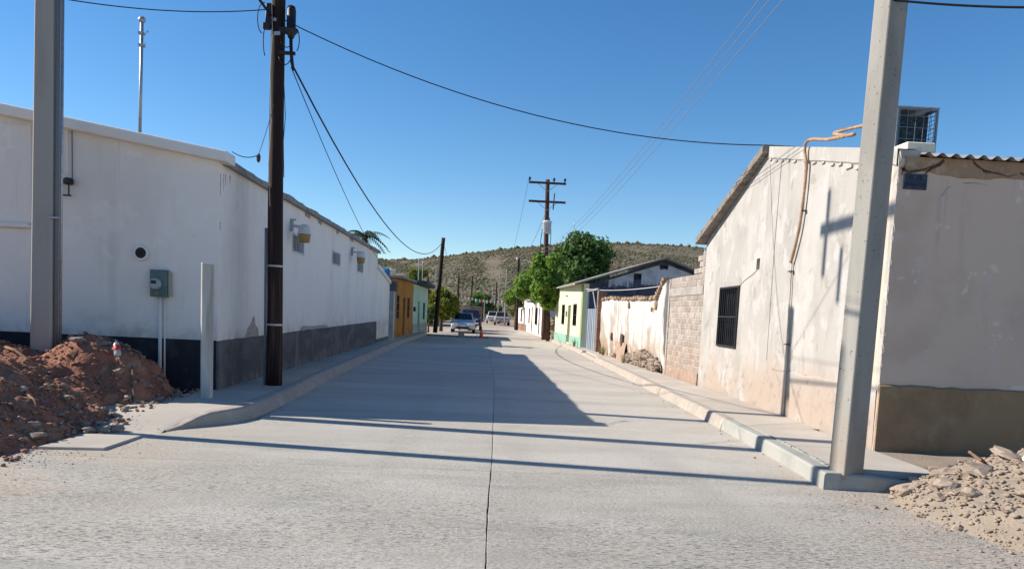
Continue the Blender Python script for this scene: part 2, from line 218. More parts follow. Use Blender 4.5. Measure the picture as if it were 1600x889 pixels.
class MB:
    def __init__(s): s.v = []; s.f = []
    def add(s, vs, fs):
        k = len(s.v); s.v += [tuple(v) for v in vs]; s.f += [tuple(i + k for i in f) for f in fs]; return s
    def box(s, x0, x1, y0, y1, z0, z1):
        vs = [(x, y, z) for z in (z0, z1) for (x, y) in ((x0, y0), (x1, y0), (x1, y1), (x0, y1))]
        return s.add(vs, [(3, 2, 1, 0), (4, 5, 6, 7), (0, 1, 5, 4), (1, 2, 6, 5), (2, 3, 7, 6), (3, 0, 4, 7)])
    def obox(s, c, d, L, W, Hh):       # box along direction d (3d), width W (horizontal), height Hh
        d = Vector(d).normalized(); up = Vector((0, 0, 1)) if abs(d.z) < .95 else Vector((0, 1, 0))
        r = d.cross(up).normalized(); u = r.cross(d); c = Vector(c)
        vs = [c + d * a * L / 2 + r * b * W / 2 + u * e * Hh / 2 for e in (-1, 1) for (a, b) in ((-1, 1), (1, 1), (1, -1), (-1, -1))]
        return s.add(vs, [(3, 2, 1, 0), (4, 5, 6, 7), (0, 1, 5, 4), (1, 2, 6, 5), (2, 3, 7, 6), (3, 0, 4, 7)])
    def tube(s, pts, r, n=8, cap=True):
        pts = [Vector(p) for p in pts]; m = len(pts)
        rs = r if hasattr(r, '__len__') else [r] * m
        ref = None; k = len(s.v)
        for i, p in enumerate(pts):
            d = (pts[min(i + 1, m - 1)] - pts[max(i - 1, 0)]).normalized()
            if ref is None:
                a = Vector((0, 0, 1)) if abs(d.z) < .9 else Vector((1, 0, 0)); ref = (a - d * a.dot(d)).normalized()
            else: ref = (ref - d * ref.dot(d)).normalized()
            q = d.cross(ref)
            for j in range(n):
                a = 2 * math.pi * j / n
                s.v.append(tuple(p + (ref * math.cos(a) + q * math.sin(a)) * rs[i]))
        for i in range(m - 1):
            for j in range(n):
                a, b = k + i * n + j, k + i * n + (j + 1) % n
                s.f.append((a, b, b + n, a + n))
        if cap: s.f.append(tuple(k + j for j in reversed(range(n)))); s.f.append(tuple(k + (m - 1) * n + j for j in range(n)))
        return s
    def lathe(s, prof, c=(0, 0, 0), n=16, axis='z'):
        k = len(s.v); c = Vector(c)
        for (r, z) in prof:
            for j in range(n):
                a = 2 * math.pi * j / n; p = (r * math.cos(a), r * math.sin(a), z)
                if axis == 'y': p = (p[0], -p[2], p[1])
                if axis == 'x': p = (p[2], p[0], p[1])
                s.v.append(tuple(c + Vector(p)))
        for i in range(len(prof) - 1):
            for j in range(n):
                a, b = k + i * n + j, k + i * n + (j + 1) % n
                s.f.append((a, b, b + n, a + n))
        s.f.append(tuple(k + j for j in reversed(range(n)))); s.f.append(tuple(k + (len(prof) - 1) * n + j for j in range(n)))
        return s
    def prism(s, poly, axis, a, b):    # polygon in the plane across axis, from a to b
        def P(u, v, t): return {'x': (t, u, v), 'y': (u, t, v), 'z': (u, v, t)}[axis]
        n = len(poly)
        vs = [P(u, v, a) for u, v in poly] + [P(u, v, b) for u, v in poly]
        return s.add(vs, [tuple(range(n)), tuple(range(2 * n - 1, n - 1, -1))] + [(i, i + n, (i + 1) % n + n, (i + 1) % n) for i in range(n)])
    def grid(s, fn, us, vs):
        k = len(s.v); n = len(vs)
        for u in us:
            for v in vs: s.v.append(tuple(fn(u, v)))
        for i in range(len(us) - 1):
            for j in range(n - 1):
                a = k + i * n + j; s.f.append((a, a + n, a + n + 1, a + 1))
        return s
    def mesh(s, name, o=Vector((0, 0, 0)), smooth=False, bevel=0, seg=1):
        me = bpy.data.meshes.new(name)
        me.from_pydata([(v[0] - o[0], v[1] - o[1], v[2] - o[2]) for v in s.v], [], s.f)
        bm = bmesh.new(); bm.from_mesh(me)
        bmesh.ops.recalc_face_normals(bm, faces=bm.faces)
        if bevel: bmesh.ops.bevel(bm, geom=bm.edges[:], offset=bevel, segments=seg, affect='EDGES', profile=.5, clamp_overlap=True)
        bm.to_mesh(me); bm.free()
        if smooth: me.polygons.foreach_set('use_smooth', [True] * len(me.polygons))
        return me
    def build(s, name, M, parent=None, smooth=False, bevel=0, seg=1, local=False):
        o = org(parent); off = Vector((0, 0, 0)) if local else o
        me = s.mesh(name, off, smooth, bevel, seg); me.materials.append(M)
        ob = bpy.data.objects.new(name, me); COL.objects.link(ob)
        if parent: ob.parent = parent; ROOT[ob.name] = o
        return ob

def piece(name, me, parent, loc, rot=(0, 0, 0), scale=(1, 1, 1)):
    ob = bpy.data.objects.new(name, me); COL.objects.link(ob); ob.parent = parent
    ob.location = Vector(loc) - org(parent); ob.rotation_euler = rot; ob.scale = scale
    return ob

def wall(mb, p0, p1, z0, top, holes=(), th=.2, side=1):
    """wall from p0 to p1; outward normal = side * (right of p0->p1); top: [(s, z)...]; holes: (s0, s1, za, zb)"""
    p0 = Vector((*p0, 0)); p1 = Vector((*p1, 0)); L = (p1 - p0).length; d = (p1 - p0) / L
    n = Vector((d.y, -d.x, 0)) * side
    if not hasattr(top, '__len__'): top = [(0, top), (L, top)]
    def tz(q):
        for (a, za), (b, zb) in zip(top, top[1:]):
            if a - 1e-6 <= q <= b + 1e-6: return za + (zb - za) * (q - a) / max(b - a, 1e-9)
        return top[-1][1]
    ss = sorted({0, L, *[a for a, _ in top], *[h[0] for h in holes], *[h[1] for h in holes]})
    zs = sorted({z0, *[h[2] for h in holes], *[h[3] for h in holes]})
    def P(q, z, back=0): 
        p = p0 + d * q - n * (th * back); return (p.x, p.y, z)
    for a, b in zip(ss, ss[1:]):
        if b - a < 1e-6: continue
        for i, za in enumerate(zs):
            last = i == len(zs) - 1
            za1 = tz(a) if last else zs[i + 1]; zb1 = tz(b) if last else zs[i + 1]
            if any(h[0] - 1e-6 <= a and b <= h[1] + 1e-6 and h[2] - 1e-6 <= za and not last and zs[i + 1] <= h[3] + 1e-6 for h in holes): continue
            za1 = min(za1, tz(a)); zb1 = min(zb1, tz(b)); ka = min(za, tz(a)); kb = min(za, tz(b))
            if za1 - ka < 1e-5 and zb1 - kb < 1e-5: continue
            for bk in (0, 1): mb.add([P(a, ka, bk), P(b, kb, bk), P(b, zb1, bk), P(a, za1, bk)], [(0, 1, 2, 3)])
        mb.add([P(a, tz(a)), P(b, tz(b)), P(b, tz(b), 1), P(a, tz(a), 1)], [(0, 1, 2, 3)])
    for q in (0, L): mb.add([P(q, z0), P(q, tz(q)), P(q, tz(q), 1), P(q, z0, 1)], [(0, 1, 2, 3)])
    for (a, b, za, zb) in holes:
        mb.add([P(a, za), P(a, zb), P(a, zb, 1), P(a, za, 1)], [(0, 1, 2, 3)]); mb.add([P(b, za), P(b, zb), P(b, zb, 1), P(b, za, 1)], [(0, 1, 2, 3)])
        mb.add([P(a, za), P(b, za), P(b, za, 1), P(a, za, 1)], [(0, 1, 2, 3)]); mb.add([P(a, zb), P(b, zb), P(b, zb, 1), P(a, zb, 1)], [(0, 1, 2, 3)])
    return mb

class Face:      # frame of reference on a wall: at(s, depth, z), depth > 0 into the wall
    def __init__(s, p0, p1, side=1):
        s.p0 = Vector((*p0, 0)); d = Vector((*p1, 0)) - s.p0; s.L = d.length; s.d = d / s.L
        s.n = Vector((s.d.y, -s.d.x, 0)) * side
    def at(s, q, dep, z):
        p = s.p0 + s.d * q - s.n * dep; return Vector((p.x, p.y, z))
    def box(s, mb, a, b, d0, d1, z0, z1):
        vs = [s.at(q, dd, z) for z in (z0, z1) for (q, dd) in ((a, d0), (b, d0), (b, d1), (a, d1))]
        return mb.add(vs, [(3, 2, 1, 0), (4, 5, 6, 7), (0, 1, 5, 4), (1, 2, 6, 5), (2, 3, 7, 6), (3, 0, 4, 7)])

def window(F, parent, a, b, z0, z1, frame_m, pane_m, bars=0, cross=0, bar_m=None, fw=.04, dep=.08, proud=-.01, name='window', bw=.009):
    mb = MB()
    for (x0, x1, y0, y1) in ((a, a + fw, z0, z1), (b - fw, b, z0, z1), (a + fw, b - fw, z0, z0 + fw), (a + fw, b - fw, z1 - fw, z1)):
        F.box(mb, x0, x1, proud, dep, y0, y1)
    f = mb.build(name, frame_m, parent)
    F.box(MB(), a + fw, b - fw, dep - .02, dep - .005, z0 + fw, z1 - fw).build('pane', pane_m, f)
    bar_m = bar_m or frame_m
    for i in range(bars):
        q = a + fw + (b - a - 2 * fw) * (i + .5) / bars
        F.box(MB(), q - bw, q + bw, proud + .004, proud + .004 + 2 * bw, z0 + fw, z1 - fw).build('bar', bar_m, f)
    for i in range(cross):
        z = z0 + (z1 - z0) * (i + 1) / (cross + 1)
        F.box(MB(), a + fw, b - fw, proud - .006, proud + .002, z - .014, z + .014).build('bar', bar_m, f)
    return f

def text_obj(txt, M, parent, size, xf, ext=.002, align='CENTER'):
    c = bpy.data.curves.new('lettering', 'FONT'); c.body = txt; c.size = size; c.extrude = ext; c.align_x = align; c.align_y = 'CENTER'
    t = bpy.data.objects.new('tmp', c); COL.objects.link(t)
    dg = bpy.context.evaluated_depsgraph_get(); me = bpy.data.meshes.new_from_object(t.evaluated_get(dg))
    bpy.data.objects.remove(t); me.transform(xf); me.transform(Matrix.Translation(-org(parent))); me.materials.clear(); me.materials.append(M)
    o = bpy.data.objects.new('lettering', me); COL.objects.link(o); o.parent = parent
    return o

def wire(p0, p1, sag, r, label, M=None, n=24, cat='wire', group='overhead wires'):
    p0, p1 = Vector(p0), Vector(p1); mb = MB()
    pts = []
    for i in range(n + 1):
        t = i / n; p = p0.lerp(p1, t); p.z -= 4 * sag * t * (1 - t); pts.append(p)
    o = mb.tube(pts, r, 6).build('overhead_wire', M or cable_m, None, smooth=True)
    return tag(o, label, cat, group)

def rock_mesh(seed, sub=1, flat=.7, jag=.35):
    bm = bmesh.new(); bmesh.ops.create_icosphere(bm, subdivisions=sub, radius=.5)
    r = random.Random(seed); off = Vector((r.random() * 50, r.random() * 50, r.random() * 50))
    ax = Vector((1, .6 + .5 * r.random(), flat * (.7 + .5 * r.random())))
    for v in bm.verts:
        k = 1 + jag * noise.noise(v.co * 2.2 + off) + jag * .5 * noise.noise(v.co * 5 + off)
        v.co = Vector((v.co.x * ax.x, v.co.y * ax.y, v.co.z * ax.z)) * k
    me = bpy.data.meshes.new('stone'); bm.to_mesh(me); bm.free(); return me
def rock_set(M, n=7, sub=2, seed=0):
    out = []
    for i in range(n):
        me = rock_mesh(seed + i * 13, sub, .65, .5); me.materials.append(M); out.append(me)
    return out
ROCKSB = rock_set(clod_m, seed=50); ROCKS = rock_set(stone_m); ROCKS2 = rock_set(stone2_m, seed=100)

def scatter_mesh(name, pts, sizes, M, parent=None, kind='stuff', seed=1, sub=1):
    r = np.random.default_rng(seed); base = []
    for i in range(5):
        me = rock_mesh(seed * 31 + i, sub, .6, .9); v = np.array([x.co[:] for x in me.vertices]); f = np.array([p.vertices[:] for p in me.polygons]); base.append((v, f))
    V, Fc = [], []; k = 0; o = org(parent)
    for p, s in zip(pts, sizes):
        v, f = base[r.integers(5)]; a = r.random() * 6.28; ca, sa = math.cos(a), math.sin(a)
        q = v * s; q = np.stack([q[:, 0] * ca - q[:, 1] * sa, q[:, 0] * sa + q[:, 1] * ca, q[:, 2]], 1) + np.array(p) - np.array(o)
        V.append(q); Fc.append(f + k); k += len(v)
    V = np.concatenate(V); Fc = np.concatenate(Fc)
    return np_mesh(name, V, Fc, M, parent, kind)

def np_mesh(name, V, Fc, M, parent=None, kind=None):
    me = bpy.data.meshes.new(name); nf, w_ = Fc.shape
    me.vertices.add(len(V)); me.vertices.foreach_set('co', V.astype(np.float32).ravel())
    me.loops.add(nf * w_); me.loops.foreach_set('vertex_index', Fc.astype(np.int32).ravel())
    me.polygons.add(nf); me.polygons.foreach_set('loop_start', np.arange(nf, dtype=np.int32) * w_); me.polygons.foreach_set('loop_total', np.full(nf, w_, np.int32))
    me.update(calc_edges=True); me.validate(); me.materials.append(M)
    ob = bpy.data.objects.new(name, me); COL.objects.link(ob)
    if parent: ob.parent = parent
    if kind: ob['kind'] = kind
    return ob

def smooth(a, b, x):
    t = min(max((x - a) / (b - a), 0), 1); return t * t * (3 - 2 * t)
def lerpt(tab, x):
    if x <= tab[0][0]: return tab[0][1]
    for (a, va), (b, vb) in zip(tab, tab[1:]):
        if x <= b: return va + (vb - va) * (x - a) / (b - a)
    return tab[-1][1]

# ------------------------------------------------------------------ the ground, road and hill
KL = [(10.5, -3.06), (11.6, -3.02), (14.1, -3.08), (15.6, -3.16), (21.1, -3.28), (35, -3.45), (48, -3.3)]     # left kerb foot, x by y
KR = [(7.4, 3.48), (9.2, 3.6), (11.9, 3.72), (20.2, 3.98), (28.6, 4.2), (35, 4.35), (41, 4.35), (50, 4.2)]
JN = [(-8, .02), (4.7, .1), (6, .12), (8.2, .19), (10.6, .24), (14, .31), (18.9, .40), (26.7, .39), (37, .45), (48, .5)]
kl = lambda y: lerpt(KL, y); kr = lambda y: lerpt(KR, y); jn = lambda y: lerpt(JN, y)
# ground: one sheet to the horizon
gm = MB(); gm.grid(lambda u, v: (u, v, -.045), [-3000, -400, -60, 60, 400, 3000], [-400, -30, 60, 300, 3000])
tag(gm.build('ground', dirt_m), kind='structure')

road = tag(MB().grid(lambda u, v: (lerpt([(0, -60), (1, 60)], u), v, -.03), [0, 1], [-8, 7.0]).grid(lambda u, v: (kl(v) - .1 if u == 0 else kr(v) + .1, v, -.03), [0, 1], [7.0, 9.3, 10.5, 11.6, 14, 20, 28, 35, 41, 47]).build('road', joint_m), kind='structure')
def slab(poly, parent, M, name='concrete_slab', z=0., th=.05, ch=.007):
    n = len(poly); c = Vector((sum(p[0] for p in poly) / n, sum(p[1] for p in poly) / n))
    def ins(k):
        out = []
        for i in range(n):
            a, b, d = Vector(poly[i - 1]), Vector(poly[i]), Vector(poly[(i + 1) % n])
            e = ((b - a).normalized() + (d - b).normalized())
            if e.length < 1e-6: e = b - a
            e.normalize(); q = Vector((-e.y, e.x)); out.append(b + q * k)
        return out
    zz = (lambda x, y: z) if not callable(z) else z
    rings = [(ins(ch), 0), (poly, -ch), (poly, -th)]; vs = []
    for pl, dz in rings: vs += [(p[0], p[1], zz(p[0], p[1]) + dz) for p in pl]
    fs = [tuple(range(n))] + [(r * n + i, (r + 1) * n + i, (r + 1) * n + (i + 1) % n, r * n + (i + 1) % n) for r in (0, 1) for i in range(n)]
    return MB().add(vs, fs).build(name, M, parent)
def jit_line(a, b, step, amp):
    a, b = Vector(a), Vector(b); n = max(2, int((b - a).length / step)); out = []
    for i in range(n + 1):
        p = a.lerp(b, i / n)
        if 0 < i < n: p += Vector((random.uniform(-amp, amp), random.uniform(-amp, amp) * .3))
        out.append(tuple(p))
    return out
G = .004
def lane(y0, y1, left):
    ys = [y for y in sorted({y0, y1, *[k[0] for k in (KL if left else KR) if y0 < k[0] < y1], *[k[0] for k in JN if y0 < k[0] < y1]})]
    y0 += G * .6; y1 -= G * .6
    ys = [min(max(y, y0), y1) for y in ys]
    jl = []
    st = .12 if y0 < 20 else .4
    k = int((y1 - y0) / st)
    for i in range(k + 1):
        y = y0 + (y1 - y0) * i / k; jl.append((jn(y) + (-1 if left else 1) * (G * .45 + random.uniform(0, .004)), y))
    if left: poly = jl + [(kl(y) - .08, y) for y in reversed(ys)]
    else: poly = [(kr(y) + .08, y) for y in ys] + list(reversed(jl))
    return poly
# crossing: slabs in front of the kerbs
for (xa, xb, lf) in ((-9.2, 0, True), (0, 9.4, False)):
    for (y0, y1) in ((-6, 1.2), (1.2, 7.67)):
        k = int((y1 - y0) / .14); jl = [(jn(y) + (-1 if lf else 1) * (G * .45 + random.uniform(0, .006)), y) for y in [y0 + G + (y1 - y0 - 2 * G) * i / k for i in range(k + 1)]]
        poly = (jl + [(xa, y1 - G), (xa, y0 + G)]) if lf else ([(xb, y0 + G), (xb, y1 - G)] + list(reversed(jl)))
        slab(poly, road, road_m, ch=.003)
RL = [7.67, 12.1, 16.2, 20.2, 24.4, 28.6, 33, 37.4, 42, 47.0]; RR = [7.67, 11.13, 14.2, 16.6, 19.9, 23.6, 27.4, 31.4, 35.6, 40, 44, 47.0]
for a, b in zip(RL, RL[1:]):
    p = lane(a, b, True)
    if a < 8: p = [q for q in p if not (q[0] < -2.5)] + [(-3.0, 12.1 - G), (-2.98, 10.55), (-3.3, 10.0), (-3.62, 9.42), (-3.8, 8.9), (-4.6, 8.55), (-4.9, 7.67 + G)]
    slab(p, road, road_m, ch=.003)
for a, b in zip(RR, RR[1:]): slab(lane(a, b, False), road, road_m, ch=.003)
# older road beyond the cone
far_m = mat('worn_far_road', (.40, .355, .30), .95, [dict(c=(.46, .43, .385), sc=(.3, .12, 1), lo=.42, hi=.6), dict(c=(.33, .27, .215), sc=(.4, .25, 1), lo=.5, hi=.65), dict(c=(.36, .28, .215), sc=.3, lo=.3, hi=.5, z=(100, 75), axis='y', jit=8)])
tag(MB().grid(lambda u, v: (lerpt([(0, lerpt([(47, -3.4), (80, -4.4), (220, -5)], v)), (1, lerpt([(47, 4.2), (220, 5)], v))], u), v, -.012), [0, 1], [47, 60, 80, 120, 220]).build('far_road', far_m), kind='structure')

# kerbs and pavements
HK = .17
def kerb_seg(parent, path, M, back, name='kerb'):
    """path: (x, y, h, batter) foot points; back: +1 when the pavement lies at +x"""
    mb = MB(); n = len(path); prof = []
    for i, (x, y, h, bt) in enumerate(path):
        a = Vector(path[max(i - 1, 0)][:2]); b = Vector(path[min(i + 1, n - 1)][:2]); d = (b - a).normalized(); q = Vector((d.y, -d.x)) * back
        jx = random.uniform(-.006, .006)
        for (o, z) in ((0, -.06), (0 + jx * .5, 0), (bt * .8 + jx, h - .025), (bt + .012 + jx, h - .004), (bt + .03, h), (bt + .15, h), (bt + .15, -.06)):
            p = Vector((x, y)) + q * o; prof.append((p.x, p.y, z))
    k = 7
    fs = [(i * k + j, i * k + j + 1, (i + 1) * k + j + 1, (i + 1) * k + j) for i in range(n - 1) for j in range(k - 1)]
    fs += [tuple(range(k)), tuple(range((n - 1) * k, n * k))]
    return mb.add(prof, fs).build(name, M, parent)
swl = tag(MB().grid(lambda u, v: ((-4.6, kl(v) - .1)[u], v, .10), [0, 1], [11, 14, 20, 28, 36, 48]).build('sidewalk_left', joint_m), kind='structure')
kerb_seg(swl, [(-3.7, 9.3, .012, 0), (-3.6, 9.5, .05, .0), (-3.48, 9.72, .12, .02), (-3.36, 9.9, .16, .05), (-3.2, 10.15, HK, .08), (-3.08, 10.5, HK, .1), (-3.02, 11.1, HK, .11), (-3.01, 11.6, HK, .12), (-3.04, 12.8, HK, .12), (-3.08, 14.08, HK, .12)], kerb_m, -1)
ks = [14.1, 17.4, 21, 25, 29, 33.2, 36, 40, 44, 47.9]
for a, b in zip(ks, ks[1:]):
    kerb_seg(swl, [(kl(y), y, HK, .12) for y in [a + .008 + (b - a - .016) * i / 4 for i in range(5)]], kerb_m, -1)
def kback(y): return kl(y) - .275
ps = [11.02, 13.3, 15.8, 18.4, 21, 23.8, 26.6, 29.4, 32.2, 35.4, 38.5, 42, 45, 47.8]
for a, b in zip(ps, ps[1:]):
    ys = [a + .006, (a + b) / 2, b - .006]
    slab([(kback(y), y) for y in ys] + [(-4.4, ys[2]), (-4.4, ys[0])], swl, walk_m, 'pavement_slab', z=HK - .004, th=.06, ch=.004)
# ramp from the crossing up to the left pavement
KX = [(8.45, -3.74), (9.0, -3.70), (9.35, -3.74), (9.72, -3.62), (9.9, -3.53), (10.15, -3.38), (10.5, -3.28), (11.0, -3.24)]
def rampz(x, y):
    q = smooth(-4.9, -3.8, x); t = smooth(8.7 + .42 * q, 10.7 - .5 * q, y)
    return .004 + (HK - .008) * t + .006 * noise.noise(Vector((x * 2, y * 2, 0))) * t - (.006 if lerpt(KX, y) - x < .001 else 0)
MBr = MB().grid(lambda u, v: (lambda x: (x, v, rampz(x, v)))(-5.1 + (lerpt(KX, v) + 5.1) * u), [i / 28 for i in range(29)], [8.45 + 2.58 * i / 26 for i in range(27)])
MBr.build('ramp_slab', walk_m, swl, smooth=True)
slab([(-4.45, 7.93), (-3.82, 7.99), (-3.79, 8.8), (-4.4, 8.78)], swl, walk_m, 'pad_slab', z=.028, th=.06, ch=.006)

swr = tag(MB().grid(lambda u, v: ((kr(v) + .1, 5.05)[u], v, .10), [0, 1], [7.6, 9.2, 14, 20, 28, 36, 48]).build('sidewalk_right', joint_m), kind='structure')
# near corner: kerb turns right and dies into the dirt
cpath = [(4.75, 7.30, .015, 0), (4.5, 7.33, .07, 0), (4.25, 7.345, .12, .01), (3.95, 7.35, .155, .01), (3.6, 7.365, HK, .01)]
kerb_seg(swr, cpath, kerbn_m, 1)
kerb_seg(swr, [(3.475, 7.372, HK, .005), (3.5, 7.7, HK, .005), (3.56, 8.5, HK, .01), (3.6, 9.19, HK, .015), (3.66, 10.4, HK, .02), (3.70, 11.35, HK, .03)], kerbn_m, 1)
ks = [11.37, 13.6, 16.2, 19, 22, 25, 27.6, 29.6, 32, 35, 38, 41, 44, 47.8]
for i, (a, b) in enumerate(zip(ks, ks[1:])):
    h = HK if b < 29 or b > 33 else .11
    kerb_seg(swr, [(kr(y), y, h, .05) for y in [a + .008 + (b - a - .016) * i / 4 for i in range(5)]], kerb_m, 1)
ps = [7.52, 9.0, 10.6, 12.6, 14.9, 17.3, 19.8, 22.4, 25, 27.6, 30.2, 33, 36, 39, 42, 45, 47.8]
for a, b in zip(ps, ps[1:]):
    ys = [a + .004, (a + b) / 2, b - .004]; xw = 4.93 if a > 9 else 4.76
    slab([(xw, ys[0]), (xw, ys[2])] + [(kr(y) + .2, y) for y in reversed(ys)], swr, walk_m, 'pavement_slab', z=HK - .004, th=.06, ch=.003)
# thin cement spill along the fresh kerb
sp = MB()
for i in range(26):
    y = 7.6 + i * .085; x = kr(y) + .20 + .03 * noise.noise(Vector((y * 3, 0, 0))); r_ = random.uniform(.012, .03)
    sp.box(x - r_, x + r_ * .6, y - .05, y + .05, HK - .02, HK + random.uniform(.003, .014))
tag(sp.build('cement_crumbs', kerbn_m, swr), kind='stuff')

# pale dirt in front of the right house
def dz(x, y):
    t = smooth(7.55, 8.15, y) if x > 5.15 else smooth(7.9, 8.0, y + .1 * noise.noise(Vector((x * 9, 0, 4))))
    z = .135 * t - .03 * (1 - t) + .03 * smooth(6, 10, x)
    if x < 5.3: z -= .09 * (1 - t) * smooth(4.6, 4.8, x)
    return z + .012 * noise.noise(Vector((x * 3, y * 3, 0)))
tag(MB().grid(lambda u, v: (u, v, dz(u, v)), [4.7 + .09 * i for i in range(70)], [6.2 + .06 * i for i in range(49)]).build('dirt_apron', sand_m, smooth=True), kind='structure')

# hill
RDG = [(-700, 30), (-300, 33), (-140, 37), (-81, 38.5), (-51, 39), (-7, 47.5), (37, 54), (86, 59.5), (121, 60.5), (172, 60), (260, 54), (400, 46), (700, 36)]
def hz(x, y):
    t = (y - 175) / 425.0
    if t <= 0: return -1.0
    xr = x * 600 / max(y, 200)
    hgt = lerpt(RDG, xr if y < 600 else x)
    hgt = sum(lerpt(RDG, (xr if y < 600 else x) + q) for q in (-18, 0, 18)) / 3
    f = t ** 1.12 if t < 1 else max(0, 1 - (t - 1) * .35)
    z = 1.6 * min(t, 1) + (hgt - 1.6) * f
    g = min(t * 2.5, 1) * (1 if t < .9 else max(0, (1 - t) * 10))
    z += g * (2.2 * noise.noise(Vector((x * .018, y * .010, 0))) + .9 * noise.noise(Vector((x * .06, y * .03, 5))))
    return z - .6
hm = MB().grid(lambda u, v: (u, v, hz(u, v)), [-700 + 12.5 * i for i in range(113)], [170 + 9 * i for i in range(60)])
tag(hm.build('hill', hill_m, smooth=True), kind='structure')
def scrub():
    V, Fc = [], []; k = 0; N_ = 52000
    ys = 185 + 430 * rng.random(N_) ** .8; az = rng.uniform(-.36, .52, N_); xs = ys * az
    of = np.array([(0, 0, 1), (1, 0, .25), (0, 1, .25), (-1, 0, .25), (0, -1, .25), (0, 0, -.2)])
    tri = np.array([(0, 1, 2), (0, 2, 3), (0, 3, 4), (0, 4, 1), (5, 2, 1), (5, 3, 2), (5, 4, 3), (5, 1, 4)])
    for x, y in zip(xs, ys):
        dn = noise.noise(Vector((x * .012, y * .012, 9)))
        if dn < -.28 and random.random() < .7: continue
        s = random.uniform(.32, .8) * (1.7 if random.random() < .05 else 1) * (.7 + .3 * min(1, (y - 180) / 200)); z = hz(x, y)
        a = random.random() * 6.28; ca, sa = math.cos(a), math.sin(a)
        v = of * (1 + .45 * (rng.random((6, 3)) - .5)) * np.array([s * 1.15, s * 1.15, s * random.uniform(.4, .8)])
        V.append(np.stack([v[:, 0] * ca - v[:, 1] * sa + x, v[:, 0] * sa + v[:, 1] * ca + y, v[:, 2] + z], 1)); Fc.append(tri + k); k += 6
    for i in range(520):      # bushes along the ridge
        x = random.uniform(-240, 420); y = random.uniform(585, 606); s = random.uniform(.6, 1.5) * (1.8 if random.random() < .12 else 1); z = hz(x, y)
        v = of * (1 + .5 * (rng.random((6, 3)) - .5)) * s; V.append(v + np.array([x, y, z])); Fc.append(tri + k); k += 6
    np_mesh('scrub', np.concatenate(V), np.concatenate(Fc), scrub_m, None, 'stuff')
scrub()

# ------------------------------------------------------------------ left: white corner building
B = thing('corner_building', 'long white corner building with black plinth and small barred windows on the left', 'building', (-4.17, 12.4, 0))
GS = .157
capz = lambda x: 3.87 + (-3.97 - x) * GS
f_front = Face((-14, 12.4), (-4.172, 12.4), 1); f_side = Face((-4.17, 12.402), (-4.17, 31.05), 1)
W3 = [(4.75, 5.87, 2.70, 3.14), (9.28, 10.5, 2.71, 3.11), (13.6, 14.9, 2.72, 3.09)]
mb = MB(); wall(mb, (-14, 12.4), (-4.172, 12.4), 0, [(0, capz(-14) - .15), (9.828, capz(-4.172) - .15)], (), .2)
wall(mb, (-4.17, 12.402), (-4.17, 31.05), 0, 3.72, W3, .2)
mb.box(-14, -4.38, 30.85, 31.05, 0, 3.72)
mb.build('wall', white_m, B)
MB().prism([(-14.2, capz(-14.2)), (-3.97, capz(-3.97)), (-3.97, capz(-3.97) - .17), (-14.2, capz(-14.2) - .17)], 'y', 12.22, 12.62).build('coping', trim_m, B, bevel=.035, seg=2)
rz = lambda x: 3.72 + (-4.17 - x) * GS
rb = MB()
ys = [12.63 + i * (31.2 - 12.63) / 60 for i in range(61)]
k0 = len(rb.v)
for y in ys:
    e = .035 * noise.noise(Vector((y * 1.3, 0, 0))) + .02 * noise.noise(Vector((y * 5, 3, 0)))
    for (x, dz_) in ((-14, 0), (-4.06 + e, 0), (-4.06 + e, .11 + e * .7), (-14, .11)): rb.v.append((x, y, rz(x) + dz_))
for i in range(60):
    for j in range(4): rb.f.append((k0 + i * 4 + j, k0 + i * 4 + (j + 1) % 4, k0 + (i + 1) * 4 + (j + 1) % 4, k0 + (i + 1) * 4 + j))
rb.f += [(0, 1, 2, 3), (240, 241, 242, 243)]
rb.build('roof', roofg_m, B)
mb = MB(); f_front.box(mb, 0, 9.828, -.018, -.001, 0, .95); mb.build('plinth', black_m, B)
mb = MB(); us = [12.385 + (31.0 - 12.385) * i / 90 for i in range(91)]
mb.grid(lambda u, v: [(-4.169, u, 0), (-4.135, u, 0), (-4.135, u, .93 + .08 * (u - 12.4) / 18.6 + .012 * noise.noise(Vector((u * 2.2, 0, 0)))), (-4.169, u, .945 + .08 * (u - 12.4) / 18.6 + .012 * noise.noise(Vector((u * 2.2, 0, 0))))][v], us, [0, 1, 2, 3])
mb.add([(-4.169, 12.385, 0), (-4.135, 12.385, 0), (-4.135, 12.385, .93), (-4.169, 12.385, .945)], [(0, 1, 2, 3)])
mb.add([(-4.169, 31, 0), (-4.135, 31, 0), (-4.135, 31, 1.01), (-4.169, 31, 1.02)], [(3, 2, 1, 0)])
o = mb.build('plinth', char_m, B); o['label'] = 'grey faded side plinth'
mb = MB(); f_front.box(mb, 0, 6.98, -.10, -.002, 2.56, 2.64); mb.build('ledge', trim_m, B, bevel=.015)
mb = MB(); f_front.box(mb, 0, 7.0, -.035, -.002, 2.645, 4.12); f_front.box(mb, 0, 7.0, -.035, -.002, .96, 2.555); mb.build('raised_panel', white_m, B)
for (a, b, z0, z1) in W3:
    window(f_side, B, a, b, z0, z1, grey_iron_m, glass_m, bars=7, cross=0, bar_m=grey_iron_m, fw=.045, dep=.12, proud=-.012)
def blotch(F, parent, s, z, pts, M, name, dep=-.004, base=-.0005):
    mb = MB(); n = len(pts)
    vs = [F.at(s + a, dep, z + c) for a, c in pts] + [F.at(s + a * 1.05, base, z + c * 1.05) for a, c in pts]
    mb.add(vs, [tuple(range(n))] + [(i, (i + 1) % n, n + (i + 1) % n, n + i) for i in range(n)]); return mb.build(name, M, parent)
blotch(f_side, B, 1.9, 1.06, [(-.45, -.12), (.42, -.11), (.38, .02), (.2, .1), (.12, .26), (.03, .24), (-.1, .12), (-.3, .04)], bare_m, 'bare_patch')
